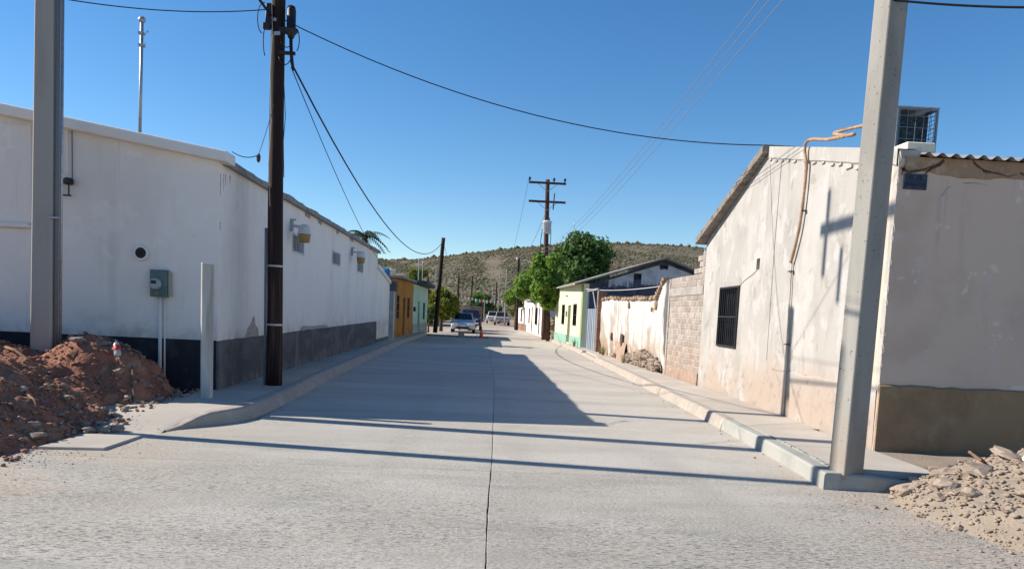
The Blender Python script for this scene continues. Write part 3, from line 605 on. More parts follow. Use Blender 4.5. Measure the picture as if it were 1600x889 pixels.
blotch(f_side, B, 7.2, 1.03, [(-1.6, -.07), (1.7, -.05), (1.5, .02), (.6, .03), (-.2, .02), (-1.2, .05), (-1.4, .0)], bare_m, 'bare_patch')
for (s, z, w_, h_) in ((.10, 3.38, .035, .3), (.24, 3.45, .03, .22), (.34, 3.5, .025, .16), (.10, 2.75, .03, .12), (.55, 3.55, .05, .1)):
    pts = [(-w_ / 2, h_ * .6), (w_ / 2, h_ * .6), (w_ * .4, 0), (w_ * .1, -h_ * .6), (-w_ * .3, -h_ * .3)]
    blotch(f_side, B, s, z, pts, rust_m, 'flaked_streak', -.003)
for (q, w_) in ((6.2, .6), (7.6, .5), (10, .4), (12.4, .7)):
    blotch(f_side, B, q, 3.66, [(-w_ / 2, .05), (w_ / 2, .05), (w_ * .4, -.03), (w_ * .1, -.06), (-w_ * .1, -.02), (-w_ * .4, -.05)], bare_m, 'flaked_streak', -.003)
mb = MB()
for i in range(3): mb.obox((-5.2 - i * .05, 18.9 + i * .35, 4.02), (0, 1, .1), .3, .3, .1)
mb.build('roof_debris', roofg_m, B)

# annex
A = thing('white_annex', 'low white annex with sloping coping between the long white building and the orange house', 'building', (-4.17, 31.06, 0))
mb = MB(); wall(mb, (-4.19, 31.06), (-4.19, 35.5), 0, [(0, 3.15), (.6, 3.12), (4.44, 2.66)], (), .2); mb.box(-9, -4.4, 35.3, 35.5, 0, 2.6); mb.build('wall', white_m, A)
MB().prism([(31.06, 3.28), (31.7, 3.25), (35.55, 2.80), (35.55, 2.67), (31.06, 3.14)], 'x', -4.34, -4.12).build('coping', trim_m, A)
MB().prism([(31.1, 3.1), (35.4, 2.62), (35.4, 2.54), (31.1, 3.0)], 'x', -9, -4.4).build('roof', roofg_m, A)
MB().box(-4.22, -4.0, 35.56, 36.15, 0, 2.35).build('pillar', gate_m, A)
MB().box(-4.28, -3.92, 35.54, 36.3, 2.355, 2.82).build('capital', slate_m, A, bevel=.02)
MB().box(-4.19, -4.165, 31.3, 35.4, .0, .3).build('plinth', char_m, A)
# orange house
OP0, OP1 = (-4.18, 36.5), (-3.9, 44.6); FO = Face(OP0, OP1, 1)
O = thing('orange_house', 'small ochre orange house with two barred windows and a door', 'house', (-4.18, 36.5, 0))
oh = [(1.55, 2.45, 1.05, 2.25), (3.9, 4.75, .2, 2.15), (5.6, 6.5, 1.05, 2.2)]
mb = MB(); wall(mb, OP0, OP1, 0, [(0, 2.98), (8.1, 3.06)], oh, .2); mb.box(-9, -4.25, 36.35, 36.5, 0, 2.98); mb.build('wall', orange_m, O)
for i in (0, 2): window(FO, O, *oh[i], brown_door_m, glass_m, bars=5, cross=2, bar_m=iron_m, fw=.06, dep=.14)
a, b, z0, z1 = oh[1]; dd = FO.box(MB(), a, b, .1, .15, z0, z1).build('door', brown_door_m, O); FO.box(MB(), a + .08, a + .12, .06, .1, 1.1, 1.25).build('handle', galv_m, dd)
FO.box(MB(), .12, .26, -.07, -.003, 0, 2.3).build('downpipe', brown_door_m, O)
MB().prism([(36.4, 3.0), (44.65, 3.08), (44.65, 3.2), (36.4, 3.1)], 'x', -9, -3.7).build('roof', roofg_m, O)
# mint house
MP0, MP1 = (-3.9, 44.62), (-3.55, 51.5); FM = Face(MP0, MP1, 1)
Mh = thing('mint_house', 'mint green house with dark green door beside the orange house', 'house', (-3.9, 44.62, 0))
mh = [(2.2, 3.0, .22, 2.05), (4.6, 5.5, .95, 2.0)]
mb = MB(); wall(mb, MP0, MP1, 0, [(0, 3.02), (6.88, 2.95)], mh, .2); mb.box(-9, -3.75, 51.3, 51.5, 0, 2.95); mb.build('wall', mint_m, Mh)
a, b, z0, z1 = mh[0]; dd = FM.box(MB(), a, b, .08, .13, z0, z1).build('door', darkgreen_m, Mh); FM.box(MB(), a + .08, a + .13, .04, .08, 1.05, 1.2).build('handle', galv_m, dd)
window(FM, Mh, *mh[1], darkgreen_m, glass_m, bars=3, dep=.12)
mb = MB(); FM.box(mb, 0, 2.15, -.03, -.003, 0, .72); FM.box(mb, 3.05, 6.88, -.03, -.003, 0, .72); mb.build('plinth', mat('pale_plinth', (.42, .47, .42), .9, [dict(c=(.3, .33, .29), sc=3)]), Mh)
FM.box(MB(), .2, .45, -.12, -.004, 1.45, 1.7).build('meter', dev_m, Mh)
MB().prism([(44.67, 3.07), (52.1, 2.98), (52.1, 3.2), (44.67, 3.22)], 'x', -9, -3.1).build('roof', slate_m, Mh)
# things behind and on these roofs
t = thing('water_tank', 'blue plastic water tank rising behind the white annex roof', 'tank', (-5.75, 46, 0))
MB().lathe([(.5, 2.4), (.55, 2.5), (.55, 3.5), (.42, 3.8), (.2, 3.9)], (-5.75, 46, 0), 16).build('tank', blue_m, t, smooth=True); MB().box(-6.3, -5.2, 45.5, 46.5, 0, 2.4).build('stand', block_m, t)
t = thing('roof_bucket', 'small white bucket standing on the orange house roof edge', 'bucket', (-4.3, 37.6, 3.115))
MB().lathe([(.11, 0), (.15, .30), (.165, .3), (.165, .33)], (-4.3, 37.6, 3.115), 14).build('bucket', trim_m, t, smooth=True); MB().tube([(-4.46, 37.6, 3.42), (-4.3, 37.6, 3.5), (-4.14, 37.6, 3.42)], .008, 5).build('handle', galv_m, t)

# wall lamps
def wall_lamp(y, z, label):
    t = thing('wall_lamp', label, 'lamp', (-4.17, y, z), 'street lamps on the white wall')
    MB().box(-4.165, -4.11, y - .05, y + .05, z - .12, z + .14).build('wall_plate', galv_m, t); MB().tube([(-4.12, y, z + .08), (-4.1, y, z + .13), (-4.06, y, z + .13)], .018, 6).build('bracket', galv_m, t)
    MB().tube([(-4.11, y, z), (-3.98, y - .06, z - .02), (-3.86, y - .12, z - .02)], .03, 8).build('arm', lampw_m, t)
    MB().lathe([(.06, .03), (.10, 0), (.125, -.06), (.135, -.14), (.15, -.16), (.14, -.175)], (-3.84, y - .14, z - .01), 18).build('housing', lampw_m, t, smooth=True)
    MB().lathe([(.137, -.177), (.13, -.21), (.115, -.33), (.10, -.35)], (-3.84, y - .14, z - .01), 18).build('lamp_shade', amber_m, t, smooth=True)
wall_lamp(17.0, 3.26, 'amber bowled street lamp above the nearest barred window'); wall_lamp(24.8, 3.30, 'amber bowled street lamp above the farthest barred window')
# meter, vent and mast
t = thing('electric_meter', 'grey green electric meter box on white conduit above the dirt pile', 'meter', (-5.0, 12.38, .95))
MB().box(-5.16, -4.90, 12.26, 12.378, 1.60, 2.02).build('box', green_box_m, t, bevel=.012)
MB().box(-4.895, -4.86, 12.31, 12.378, 1.62, 1.99).build('side_plate', mat('weathered_board', (.4, .36, .31), .9), t)
d = MB().lathe([(.095, 0), (.095, .02), (.085, .045), (.075, .06)], (-5.065, 12.258, 1.80), 20, 'y').build('meter_dial', mat('meter_glass', (.30, .33, .35), .25, spec=.5), t, smooth=False)
MB().box(-5.115, -5.035, 12.193, 12.197, 1.80, 1.85).box(-5.11, -5.04, 12.19, 12.1925, 1.81, 1.84).build('display', dev_m, d)
MB().box(-5.06, -5.02, 12.24, 12.262, 1.64, 1.68).build('seal', mat('olive_seal', (.2, .22, .1), .6), t)
MB().tube([(-5.03, 12.345, 1.6), (-5.03, 12.345, .1)], .027, 10).build('conduit', trim_m, t, smooth=True); MB().tube([(-4.965, 12.36, 1.6), (-4.965, 12.36, .1)], .014, 8).build('conduit', trim_m, t, smooth=True)
t = thing('round_vent', 'round dark wall vent with pale ring on the white front', 'vent', (-5.34, 12.38, 2.27))
MB().lathe([(.085, -.0), (.085, .03), (.12, .03), (.125, 0)], (-5.34, 12.385, 2.27), 24, 'y').build('ring', trim_m, t)
v = MB().lathe([(.084, 0), (.084, .012)], (-5.34, 12.38, 2.27), 20, 'y').build('fan_opening', dev_m, t)
mb = MB()
for i in range(5): mb.obox((-5.34 + .02 * math.cos(i * 1.26), 12.36, 2.27 + .02 * math.sin(i * 1.26)), (math.cos(i * 1.26), .2, math.sin(i * 1.26)), .07, .004, .03)
mb.build('blade', cable_m, v)
t = thing('antenna_mast', 'tall thin galvanised mast with small cap rising behind the white roof', 'mast', (-6.05, 14.0, 4.0))
MB().tube([(-6.07, 14, 4.0), (-6.03, 14, 6.3)], .028, 10).build('pole', galv_m, t, smooth=True)
MB().lathe([(.035, 0), (.06, .02), (.065, .05), (.04, .09), (.01, .1)], (-6.03, 14, 6.28), 12).build('cap', galv_m, t, smooth=True)
for z, l in ((6.10, .13), (5.90, .08)): MB().tube([(-6.03, 14, z), (-6.03 + l * .7, 13.95, z), (-6.03 + l, 13.95, z + .03)], .01, 6).box(-6.075, -5.99, 13.95, 14.05, z - .02, z + .02).build('bracket', galv_m, t)
t = thing('service_bracket', 'black cable bracket with spool hanging on the white front behind the concrete pole', 'bracket', (-6.43, 12.38, 3.3))
MB().tube([(-6.45, 12.36, 4.1), (-6.45, 12.36, 3.42)], .014, 7).build('conduit', trim_m, t); MB().tube([(-6.38, 12.37, 4.1), (-6.38, 12.37, 3.35)], .007, 6).build('cable', cable_m, t)
MB().box(-6.56, -6.36, 12.3, 12.378, 3.27, 3.33).build('plate', dev_m, t); MB().lathe([(.05, -.05), (.075, -.03), (.05, 0), (.075, .03), (.05, .05)], (-6.40, 12.30, 3.30), 12).build('spool', dev_m, t, smooth=True)
MB().box(-6.54, -6.525, 12.31, 12.33, 3.1, 3.27).box(-6.415, -6.40, 12.31, 12.33, 3.1, 3.27).box(-6.56, -6.38, 12.3, 12.34, 3.08, 3.1).build('frame', dev_m, t)

# ------------------------------------------------------------------ left: stub post, poles, dirt pile
t = thing('stub_post', 'short pale squared post standing at the left pavement corner', 'post', (-3.95, 11.32, .165))
MB().prism([(-4.03, 11.30), (-4.0, 11.25), (-3.875, 11.26), (-3.87, 11.38), (-4.0, 11.39)], 'z', .1, 2.1).build('shaft', mat('pale_weathered_post', (.47, .45, .41), .9, [dict(c=(.36, .33, .29), sc=(9, 9, .8), lo=.5, hi=.68), dict(c=(.56, .55, .52), sc=(5, 5, 1), lo=.5, hi=.7)], [((20, 20, 4), .4, .015)]), t, bevel=.008)
mb = MB(); mb.prism([(-4.025, 11.29), (-4.0, 11.255), (-3.88, 11.265), (-3.875, 11.375), (-4.0, 11.385)], 'z', 2.1, 2.115); mb.build('cap', trim_m, t)

def wood_pole(label, x, y, h, r0, r1, lean=(0, 0), M=None, z0=.1, group='wooden utility poles', name='utility_pole', n=14):
    t = thing(name, label, 'utility pole', (x, y, z0), group)
    pts = []; rs = []
    for i in range(15):
        q = i / 14; pts.append((x + lean[0] * q + .018 * noise.noise(Vector((q * 3, x, y))), y + lean[1] * q + .018 * noise.noise(Vector((q * 3, y, x + 7))), z0 + (h - z0) * q)); rs.append((r0 + (r1 - r0) * q) * (1 + .03 * noise.noise(Vector((q * 6, x, 1)))))
    MB().tube(pts, rs, n).build('pole', M or wood_m, t, smooth=True)
    return t
D = wood_pole('dark creosoted wooden pole with black cable boxes beside the white wall', -3.54, 13.49, 7.35, .138, .112, (-.05, 0))
MB().obox((-3.70, 13.4, 6.32), (0, .1, 1), .36, .10, .13).obox((-3.73, 13.36, 6.13), (0, 0, 1), .1, .12, .1).build('splice_box', dev_m, D, bevel=.012)
o = MB().lathe([(.05, 5.96), (.06, 6.0), (.11, 6.06), (.115, 6.1), (.075, 6.12), (.075, 6.40), (.06, 6.46), (.02, 6.48)], (-3.34, 13.4, .02), 16).build('splice_dome', dev_m, D, smooth=True)
MB().obox((-3.43, 13.42, 6.10), (1, 0, .1), .26, .06, .1).build('bracket', dev_m, D); MB().obox((-3.42, 13.42, 5.74), (1, 0, 0), .3, .05, .05).build('bracket', dev_m, D)
MB().tube([(-3.345, 13.4, 6.06), (-3.33, 13.39, 5.75), (-3.31, 13.38, 5.58), (-3.28, 13.37, 5.45)], [.03, .028, .03, .02], 8).build('cable_tail', cable_m, D, smooth=True)
def loop(pts, r=.008, M=cable_m, par=D, nm='cable_loop'): return MB().tube(pts, r, 6).build(nm, M, par, smooth=True)
def arc(c, rx, rz, a0, a1, n=12, y=13.35): return [(c[0] + rx * math.cos(a0 + (a1 - a0) * i / n), y, c[1] + rz * math.sin(a0 + (a1 - a0) * i / n)) for i in range(n + 1)]
loop(arc((-3.42, 5.78), .12, .25, -2.6, .6)); loop(arc((-3.24, 5.93), .05, .17, -1.4, 1.5)); loop(arc((-3.40, 5.95), .1, .14, 2.9, 5.2)); loop(arc((-3.78, 6.25), .1, .25, 1.4, 4.4)); loop(arc((-3.72, 5.9), .06, .28, 2.2, 4.2))
loop([(-3.62, 13.36, 7.2), (-3.66, 13.36, 6.6), (-3.63, 13.35, 6.0), (-3.66, 13.35, 5.4), (-3.63, 13.36, 4.6), (-3.66, 13.35, 3.9), (-3.63, 13.36, 3.2)], .007, mat('pale_ground_wire', (.4, .38, .34), .7), nm='ground_wire')
loop([(-3.44, 13.4, 5.2), (-3.40, 13.37, 4.7), (-3.43, 13.38, 4.3), (-3.41, 13.38, 3.7)], .006)
MB().obox((-3.56, 13.37, 6.03), (1, 0, .1), .1, .02, .06).obox((-3.6, 13.37, 6.25), (1, 0, -.3), .05, .02, .05).build('tag_plate', galv_m, D)
MB().tube([(-3.69, 13.44, .17), (-3.71, 13.44, 2.85)], .024, 8).build('conduit', bluegrey_m, D, smooth=True)
MB().lathe([(.142, 2.2), (.142, 2.23)], (-3.56, 13.49, 0), 14).build('strap', galv_m, D); MB().lathe([(.145, 1.2), (.145, 1.23)], (-3.555, 13.49, 0), 14).build('strap', galv_m, D)

# concrete pole on the left, in the dirt
def sq_pole(mb, x0, y0, x1, y1, a0, a1, z0, z1, ch=.2):
    vs = []
    for (x, y, a, z) in ((x0, y0, a0, z0), (x1, y1, a1, z1)):
        c = a * ch
        for (u, v) in ((-a + c, -a), (a - c, -a), (a, -a + c), (a, a - c), (a - c, a), (-a + c, a), (-a, a - c), (-a, -a + c)): vs.append((x + u, y + v, z))
    return mb.add(vs, [tuple(range(7, -1, -1)), tuple(range(8, 16))] + [(i, (i + 1) % 8, (i + 1) % 8 + 8, i + 8) for i in range(8)])
LP = thing('concrete_pole', 'smooth grey concrete pole with conduit standing in the red dirt pile', 'utility pole', (-6.2, 11.28, .3), 'concrete utility poles')
sq_pole(MB(), -6.22, 11.28, -6.03, 11.28, .155, .10, -.2, 10.7, .14).build('shaft', pole_l_m, LP)
MB().tube([(-6.03, 11.2, .5), (-5.935, 11.2, 6.2)], .026, 8).build('conduit', mat('conduit_dark_grey', (.15, .17, .19), .6), LP, smooth=True)
MB().tube([(-5.985, 11.24, .5), (-5.895, 11.24, 6.2)], .018, 8).build('conduit', galv_m, LP, smooth=True)
MB().box(-6.05, -5.92, 11.10, 11.16, 2.62, 2.64).build('strap', galv_m, LP)
MB().box(-6.08, -6.0, 9.75, 13.05, 10.02, 10.16).build('crossarm', wood2_m, LP)
for y, z0, z1 in ((12.85, 9.47, 10.66), (12.3, 9.08, 9.8), (9.95, 9.5, 10.62)):
    c = MB().tube([(-6.1, y, z0), (-6.1, y, z1)], .055, 8).build('fuse_cutout', dev_m, LP); MB().box(-6.1, -6.03, y - .03, y + .03, 10.04, 10.12).build('clamp', galv_m, c)
wood_pole('wooden pole past the left edge that throws the nearest long shadow on the road', -9.0, 9.82, 9.6, .13, .10, M=wood2_m, z0=-.2)

def moundz(x, y):
    e = -4.42 - x + .12 * noise.noise(Vector((y * 1.3, 3, 0))) + (0 if y < 10 else -.12)
    k = .58 if y < 9.6 else .58 - .2 * smooth(9.6, 10.8, y)
    a = 1.75 * (1 - math.exp(-max(e, 0) * k / 1.3)) * smooth(6.3, 8.2, y) if e > 0 else 0  # heap raised higher out of view on the left, added to shade the near slope
    a *= 1 - .35 * smooth(11.2, 12.3, y)
    d2 = ((x + 5.5) / .95) ** 2 + ((y - 11.25) / .85) ** 2
    b = 1.02 * math.exp(-d2 * .75) * smooth(-4.38, -4.85, x + .10 * noise.noise(Vector((y * 2.4, 8, 0))))
    c_ = .85 * math.exp(-(((x + 4.95) / .5) ** 2 + ((y - 11.05) / .65) ** 2)) * smooth(-4.32, -4.62, x + .08 * noise.noise(Vector((y * 3, 2, 0))))
    z = max(a * .92, (a ** 3 + max(b, c_) ** 3) ** (1 / 3)) if a + b > 0 else 0
    f = min(z * 4, 1)
    z += f * (.11 * noise.noise(Vector((x * 1.9, y * 1.9, 2))) + .075 * noise.noise(Vector((x * 4.3, y * 4.3, 5))) + .045 * noise.noise(Vector((x * 9, y * 9, 9))) + .022 * noise.noise(Vector((x * 21, y * 21, 1))))
    return z - .06 + .0
DP = thing('dirt_pile', 'large heap of red brown dirt and stones against the white front', 'dirt pile', (-5.6, 10.0, 0))
MB().grid(lambda u, v: (u, v, moundz(u, v)), [-9.4 + .05 * i for i in range(107)], [6.3 + .05 * i for i in range(122)]).build('soil', moist_m, DP, smooth=True)
r_ = random.Random(5)
def place_rocks(par, n, xr, yr, fz, sizes, sets, accept=lambda x, y: True, sink=.2):
    k = 0; tries = 0
    while k < n and tries < n * 40:
        tries += 1; x = r_.uniform(*xr); y = r_.uniform(*yr)
        if not accept(x, y): continue
        s = sizes[0] + (sizes[1] - sizes[0]) * r_.random() ** 2.5; st = sets[r_.randrange(len(sets))]
        piece('stone', st[r_.randrange(len(st))], par, (x, y, fz(x, y) + s * sink * .5), (r_.uniform(-.5, .5), r_.uniform(-.5, .5), r_.random() * 6.28), (s * r_.uniform(.8, 1.4), s, s * r_.uniform(.6, 1)))
        k += 1
inL = lambda x, y: x > -.66 * y - .1 and fzL(x, y) > -.02
fzL = lambda x, y: max(moundz(x, y), .0)
place_rocks(DP, 95, (-6.6, -4.35), (7.3, 12.2), fzL, (.04, .13), [ROCKS, ROCKSB, ROCKSB], lambda x, y: inL(x, y) and moundz(x, y) > .02)
place_rocks(DP, 60, (-4.75, -4.12), (8.2, 10.9), lambda x, y: max(fzL(x, y), rampz(x, y) if y > 8.5 else .0), (.04, .13), [ROCKS, ROCKS], lambda x, y: x < -4.3 + .12 * math.sin(y * 3), .4)
place_rocks(DP, 26, (-4.75, -4.28), (10.6, 12.0), lambda x, y: max(fzL(x, y), HK - .03), (.04, .12), [ROCKS, ROCKS2], lambda x, y: True, .4)
for (x, y, s) in ((-4.42, 8.95, .15), (-4.30, 8.98, .13), (-4.52, 9.35, .12), (-4.34, 9.2, .10), (-4.2, 9.1, .14), (-4.6, 8.2, .16), (-4.72, 8.35, .13), (-4.95, 9.4, .14), (-5.55, 10.9, .2), (-5.3, 11.1, .15)):
    piece('stone', ROCKS[r_.randrange(7)], DP, (x, y, max(fzL(x, y), .02) + s * .2), (.1, .1, r_.random() * 6), (s * 1.3, s, s * .85))
pp, sz = [], []
while len(pp) < 5200:
    x = r_.uniform(-7.2, -4.1); y = r_.uniform(7.0, 12.3)
    if x < -.68 * y - .1: continue
    z = moundz(x, y)
    if z < .0:
        if r_.random() < .55 or x > -4.22: continue
        z = max(z, rampz(x, y) if 8.5 < y < 11 else (HK if y >= 11 else 0.0))
    s = .008 + .07 * r_.random() ** 4; pp.append((x, y, z + s * .2)); sz.append(s)
scatter_mesh('gravel', pp, sz, clod_m, DP)
def rootline(label, pts, r):
    t = MB().tube([(x, y, fzL(x, y) + dz_) for x, y, dz_ in pts], r, 6).build('root', root_m, DP, smooth=True)
rootline('', [(-4.95, 11.2, .1), (-4.75, 10.75, .06), (-4.62, 10.5, .05), (-4.55, 10.35, .03), (-4.5, 10.2, .01), (-4.47, 10.1, 0)], .016)
rootline('', [(-5.3, 11.3, .06), (-5.0, 11.2, .12), (-4.8, 11.1, .05), (-4.7, 11.0, .02)], .02)
rootline('', [(-6.6, 11.0, .06), (-6.35, 10.8, .09), (-6.1, 10.65, .03), (-5.9, 10.6, .02)], .022)
rootline('', [(-5.1, 8.9, .03), (-4.95, 8.75, .06), (-4.8, 8.6, .02)], .014)
# bottle
bx, by = -5.0, 10.90; bz = moundz(bx, by)
bt = thing('soda_bottle', 'crushed clear soda bottle with red label lying on the dirt pile', 'bottle', (bx, by, bz + .12))
ax = Vector((.34, -.5, -.8)).normalized(); qm = Vector((0, 0, -1)).rotation_difference(ax).to_matrix().to_4x4(); T = Matrix.Translation(Vector((bx - .03, by, moundz(bx, by) + .10))) @ qm @ Matrix.Scale(.85, 4)
def lathe_T(prof, n, T):
    b = MB().lathe(prof, (0, 0, 0), n); b.v = [tuple(T @ Vector(v)) for v in b.v]; return b
lathe_T([(.012, .16), (.016, .13), (.04, .09), (.054, .05), (.054, -.13), (.05, -.155), (.02, -.16)], 18, T).build('bottle_body', pet_m, bt, smooth=True)
lathe_T([(.0555, .035), (.0565, .03), (.0565, -.06), (.0555, -.065)], 18, T).build('label_band', label_m, bt, smooth=True)
fw = Vector((-.35, -.92, .12)); fw = (fw - ax * fw.dot(ax)).normalized(); up = -ax; rt = up.cross(fw) * -1
XF = Matrix(((rt.x, up.x, fw.x, 0), (rt.y, up.y, fw.y, 0), (rt.z, up.z, fw.z, 0), (0, 0, 0, 1)))
if XF.to_3x3().determinant() < 0: rt = -rt; XF = Matrix(((rt.x, up.x, fw.x, 0), (rt.y, up.y, fw.y, 0), (rt.z, up.z, fw.z, 0), (0, 0, 0, 1)))
sh = Matrix.Shear('XZ', 4, (0, 0)); XF = Matrix.Translation(T @ Vector((0, 0, -.015)) + fw * .049) @ XF
text_obj('Coca', text_w_m, bt, .038, XF, .0008)

# ------------------------------------------------------------------ right: plastered house
XR = 4.835
XE = 5.03
H_ = thing('grey_house', 'worn grey plaster house with gabled side and mauve shaded front on the right', 'house', (4.835, 9.05, 0))
FR = Face((XR, 9.052), (XE, 17.35), -1)
top = [(0, 3.72), (1.2, 3.98), (4.55, 4.70), (8.298, 3.44)]
wn = (5.64, 6.92, 1.12, 2.33)
mb = MB(); wall(mb, (XR, 9.052), (XE, 17.35), 0, top, [wn, (4.62, 4.80, 2.58, 2.78)], .25, -1)
n_side = len(mb.v); ow = mb.build('wall', rwall_m, H_)
FF = Face((XR + .002, 9.04), (14, 9.04), 1)
mb = MB(); wall(mb, (XR + .002, 9.04), (14, 9.04), 0, 3.62, (), .25, 1); o = mb.build('wall', rfront_m, H_); o['label'] = 'mauve shaded front wall'
mb = MB(); mb.box(13.75, 14, 9.31, 17.35, 0, 3.4); mb.box(5.19, 13.7, 17.1, 17.35, 0, 3.4); mb.build('wall', rfront_m, H_)
FR.box(MB(), 4.60, 4.82, .10, .2, 2.56, 2.80).build('recess', mud_m, H_)
FPZ = lambda u: .93 + .012 * noise.noise(Vector((u * 1.5, 0, 0))) + .018 * noise.noise(Vector((u * 6, 4, 0)))
us = [0, .004] + [i * .06 for i in range(1, 120)]
MB().grid(lambda u, v: FF.at(u, [-.001, -.03, -.03, -.001][v], [0, 0, FPZ(u), FPZ(u) + .02][v]), us, [0, 1, 2, 3]).add([FF.at(0, d_, z) for d_, z in ((-.001, 0), (-.03, 0), (-.03, FPZ(0)), (-.001, FPZ(0) + .02))], [(0, 1, 2, 3)]).build('plinth', olive_m, H_)
# mud band under the roof
bz = lambda u: 3.45 + .05 * noise.noise(Vector((u * 1.7, 0, 0))) + .03 * noise.noise(Vector((u * 5, 2, 0))) - .02 * u * .2
MB().grid(lambda u, v: FF.at(u, (-.001, -.014, -.018)[v], (bz(u), bz(u) + .01, 3.64)[v]), [i * .07 for i in range(1, 90)], [0, 1, 2]).build('mud_band', mud_m, H_)
def crack(F, parent, pts, w0, dep=-.021, M=None):
    mb = MB(); vs = []
    for i, (s, z) in enumerate(pts):
        k = w0 * (1 - .75 * i / (len(pts) - 1)) * r_.uniform(.7, 1.2); vs += [F.at(s - k * .4, dep, z + k), F.at(s + k * .4, dep, z - k)]
    fs = [(2 * i, 2 * i + 1, 2 * i + 3, 2 * i + 2) for i in range(len(pts) - 1)]
    return mb.add(vs, fs).build('crack', M or crack_m, parent)
crack(FF, H_, [(.02, 3.5), (.12, 3.46), (.22, 3.48), (.30, 3.5), (.4, 3.55)], .02)
crack(FF, H_, [(.53, 3.62), (.48, 3.57), (.40, 3.53), (.34, 3.48), (.31, 3.44)], .024)
crack(FF, H_, [(.88, 3.62), (.94, 3.57), (1.0, 3.54), (1.06, 3.49)], .026); crack(FF, H_, [(1.0, 3.53), (1.1, 3.51), (1.2, 3.5), (1.32, 3.47), (1.42, 3.5)], .014); crack(FF, H_, [(1.46, 3.52), (1.6, 3.47), (1.75, 3.47), (2.0, 3.43)], .015)
crack(FF, H_, [(.02, 3.62), (.06, 3.52), (.03, 3.42)], .03); crack(FF, H_, [(.8, 3.37), (.95, 3.38), (1.1, 3.36)], .004, -.002); crack(FF, H_, [(.55, 3.2), (.6, 3.3), (.66, 3.33)], .004, -.002)
for i in range(16):
    s, z = r_.uniform(.2, 2.0), r_.uniform(.3, 3.2); q = r_.uniform(.006, .014)
# chipped corner: broken render along the arris
for i in range(15):
    z = .15 + i * .24 + r_.uniform(-.08, .08); q = r_.uniform(.01, .03); h = r_.uniform(.04, .16)
    MB().add([(XR - .004, 9.037 + q, z), (XR - .004, 9.034, z + h * .1), (XR + q, 9.034, z + h * .4), (XR + .005, 9.034, z + h), (XR - .004, 9.04 + q * .5, z + h * .9)], [(0, 1, 2, 3, 4)]).build('chipped_edge', mat('pale_render_edge', (.50, .48, .45), .95, [dict(c=(.42, .37, .32), sc=20)]), H_)
# side details: sill-less barred window
window(FR, H_, *wn, iron_m, glass_m, bars=9, cross=1, bar_m=iron_m, fw=.035, dep=.14, proud=-.035, bw=.009)
# pale parapet lip and crumbling line on the near gable slope
pl = lambda q: lerpt(top, q)
MB().grid(lambda u, v: FR.at(u, (-.001, -.022, -.022, .25)[v], (pl(u) - .20 + .02 * noise.noise(Vector((u * 4, 0, 0))), pl(u) - .18 + .02 * noise.noise(Vector((u * 4, 0, 0))), pl(u) + .012, pl(u) + .012)[v]), [i * .13 for i in range(36)], [0, 1, 2, 3]).build('parapet_band', rwall_m, H_)
for i in range(15):
    q = .4 + i * .28 + r_.uniform(-.06, .06); z = pl(q) - .20 + r_.uniform(-.02, .015); w_ = r_.uniform(.04, .19)
    FR.box(MB(), q, q + w_, -.026, -.002, z - r_.uniform(.0, .035), z + r_.uniform(.003, .015)).build('crumbled_render', mat('bright_render', (.45, .43, .40), .95, [dict(c=(.45, .4, .34), sc=18)]), H_)
# far slope verge slab and roofs
MB().prism([(13.58, 4.60), (17.55, 3.35), (17.55, 3.48), (13.58, 4.735)], 'x', XR - .02, 13.9).build('roof', mat('dark_verge', (.22, .19, .165), .95, [dict(c=(.13, .11, .1), sc=5), dict(c=(.32, .3, .27), sc=12, lo=.55, hi=.7)], [((16, 16, 16), .5, .03)]), H_)
cz_ = lambda x: .028 * (abs(((x / .165) % 1) - .5) * 2) ** 1.0
xs = [XR + .24 + i * .0275 for i in range(325)]
MB().grid(lambda u, v: (u, (8.92, 13.55, 13.55, 8.92)[v], (3.655, 4.56, 4.555, 3.65)[v] + .05 * math.cos(u / .165 * 2 * math.pi) * .5), xs, [0, 1, 2, 3]).build('corrugated_roof', tin_m, H_, smooth=True)
MB().grid(lambda u, v: FR.at((3.6 + u * 2.0), -.002, (.86 + .02 * noise.noise(Vector((u * 5, 0, 0))), .88 + .02 * noise.noise(Vector((u * 5, 0, 0))))[v]), [-.8 + i * .1 for i in range(9)], [0, 1]).build('render_edge', mud_m, H_)
MB().grid(lambda u, v: FR.at(u, (-.001, -.012, -.001)[v], (.0, .86 + .03 * noise.noise(Vector((u * 2, 0, 0))), .89 + .03 * noise.noise(Vector((u * 2, 0, 0))))[v]), [.02 + i * .1 for i in range(30)], [0, 1, 2]).build('base_render', rwall_m, H_)
MB().tube([FR.at(4.72, -.01, 2.58), FR.at(5.0, -.012, 2.5), FR.at(5.4, -.012, 2.42), FR.at(5.66, -.012, 2.34)], .006, 5).build('cable', pvc_m, H_)
MB().tube([FR.at(3.9, -.004, 4.3), FR.at(3.93, -.006, 3.0), FR.at(3.9, -.004, 1.0)], .006, 5).build('cable', rwall_m, H_)

# street name plate
t = thing('street_sign', 'small navy street name plate with worn lettering under the cracked eave', 'sign', (5.06, 9.04, 3.35))
MB().box(4.905, 5.185, 9.022, 9.039, 3.265, 3.445).build('plate', sign_m, t, bevel=.003)
XT = Matrix(((1, 0, 0, 0), (0, 0, -1, 0), (0, 1, 0, 0), (0, 0, 0, 1)))
text_obj('IG. DE', signt_m, t, .062, Matrix.Translation((5.04, 9.0215, 3.395)) @ XT, .0006)
text_obj('ZARAGOZA', signt_m, t, .052, Matrix.Translation((5.045, 9.0215, 3.318)) @ XT, .0006)
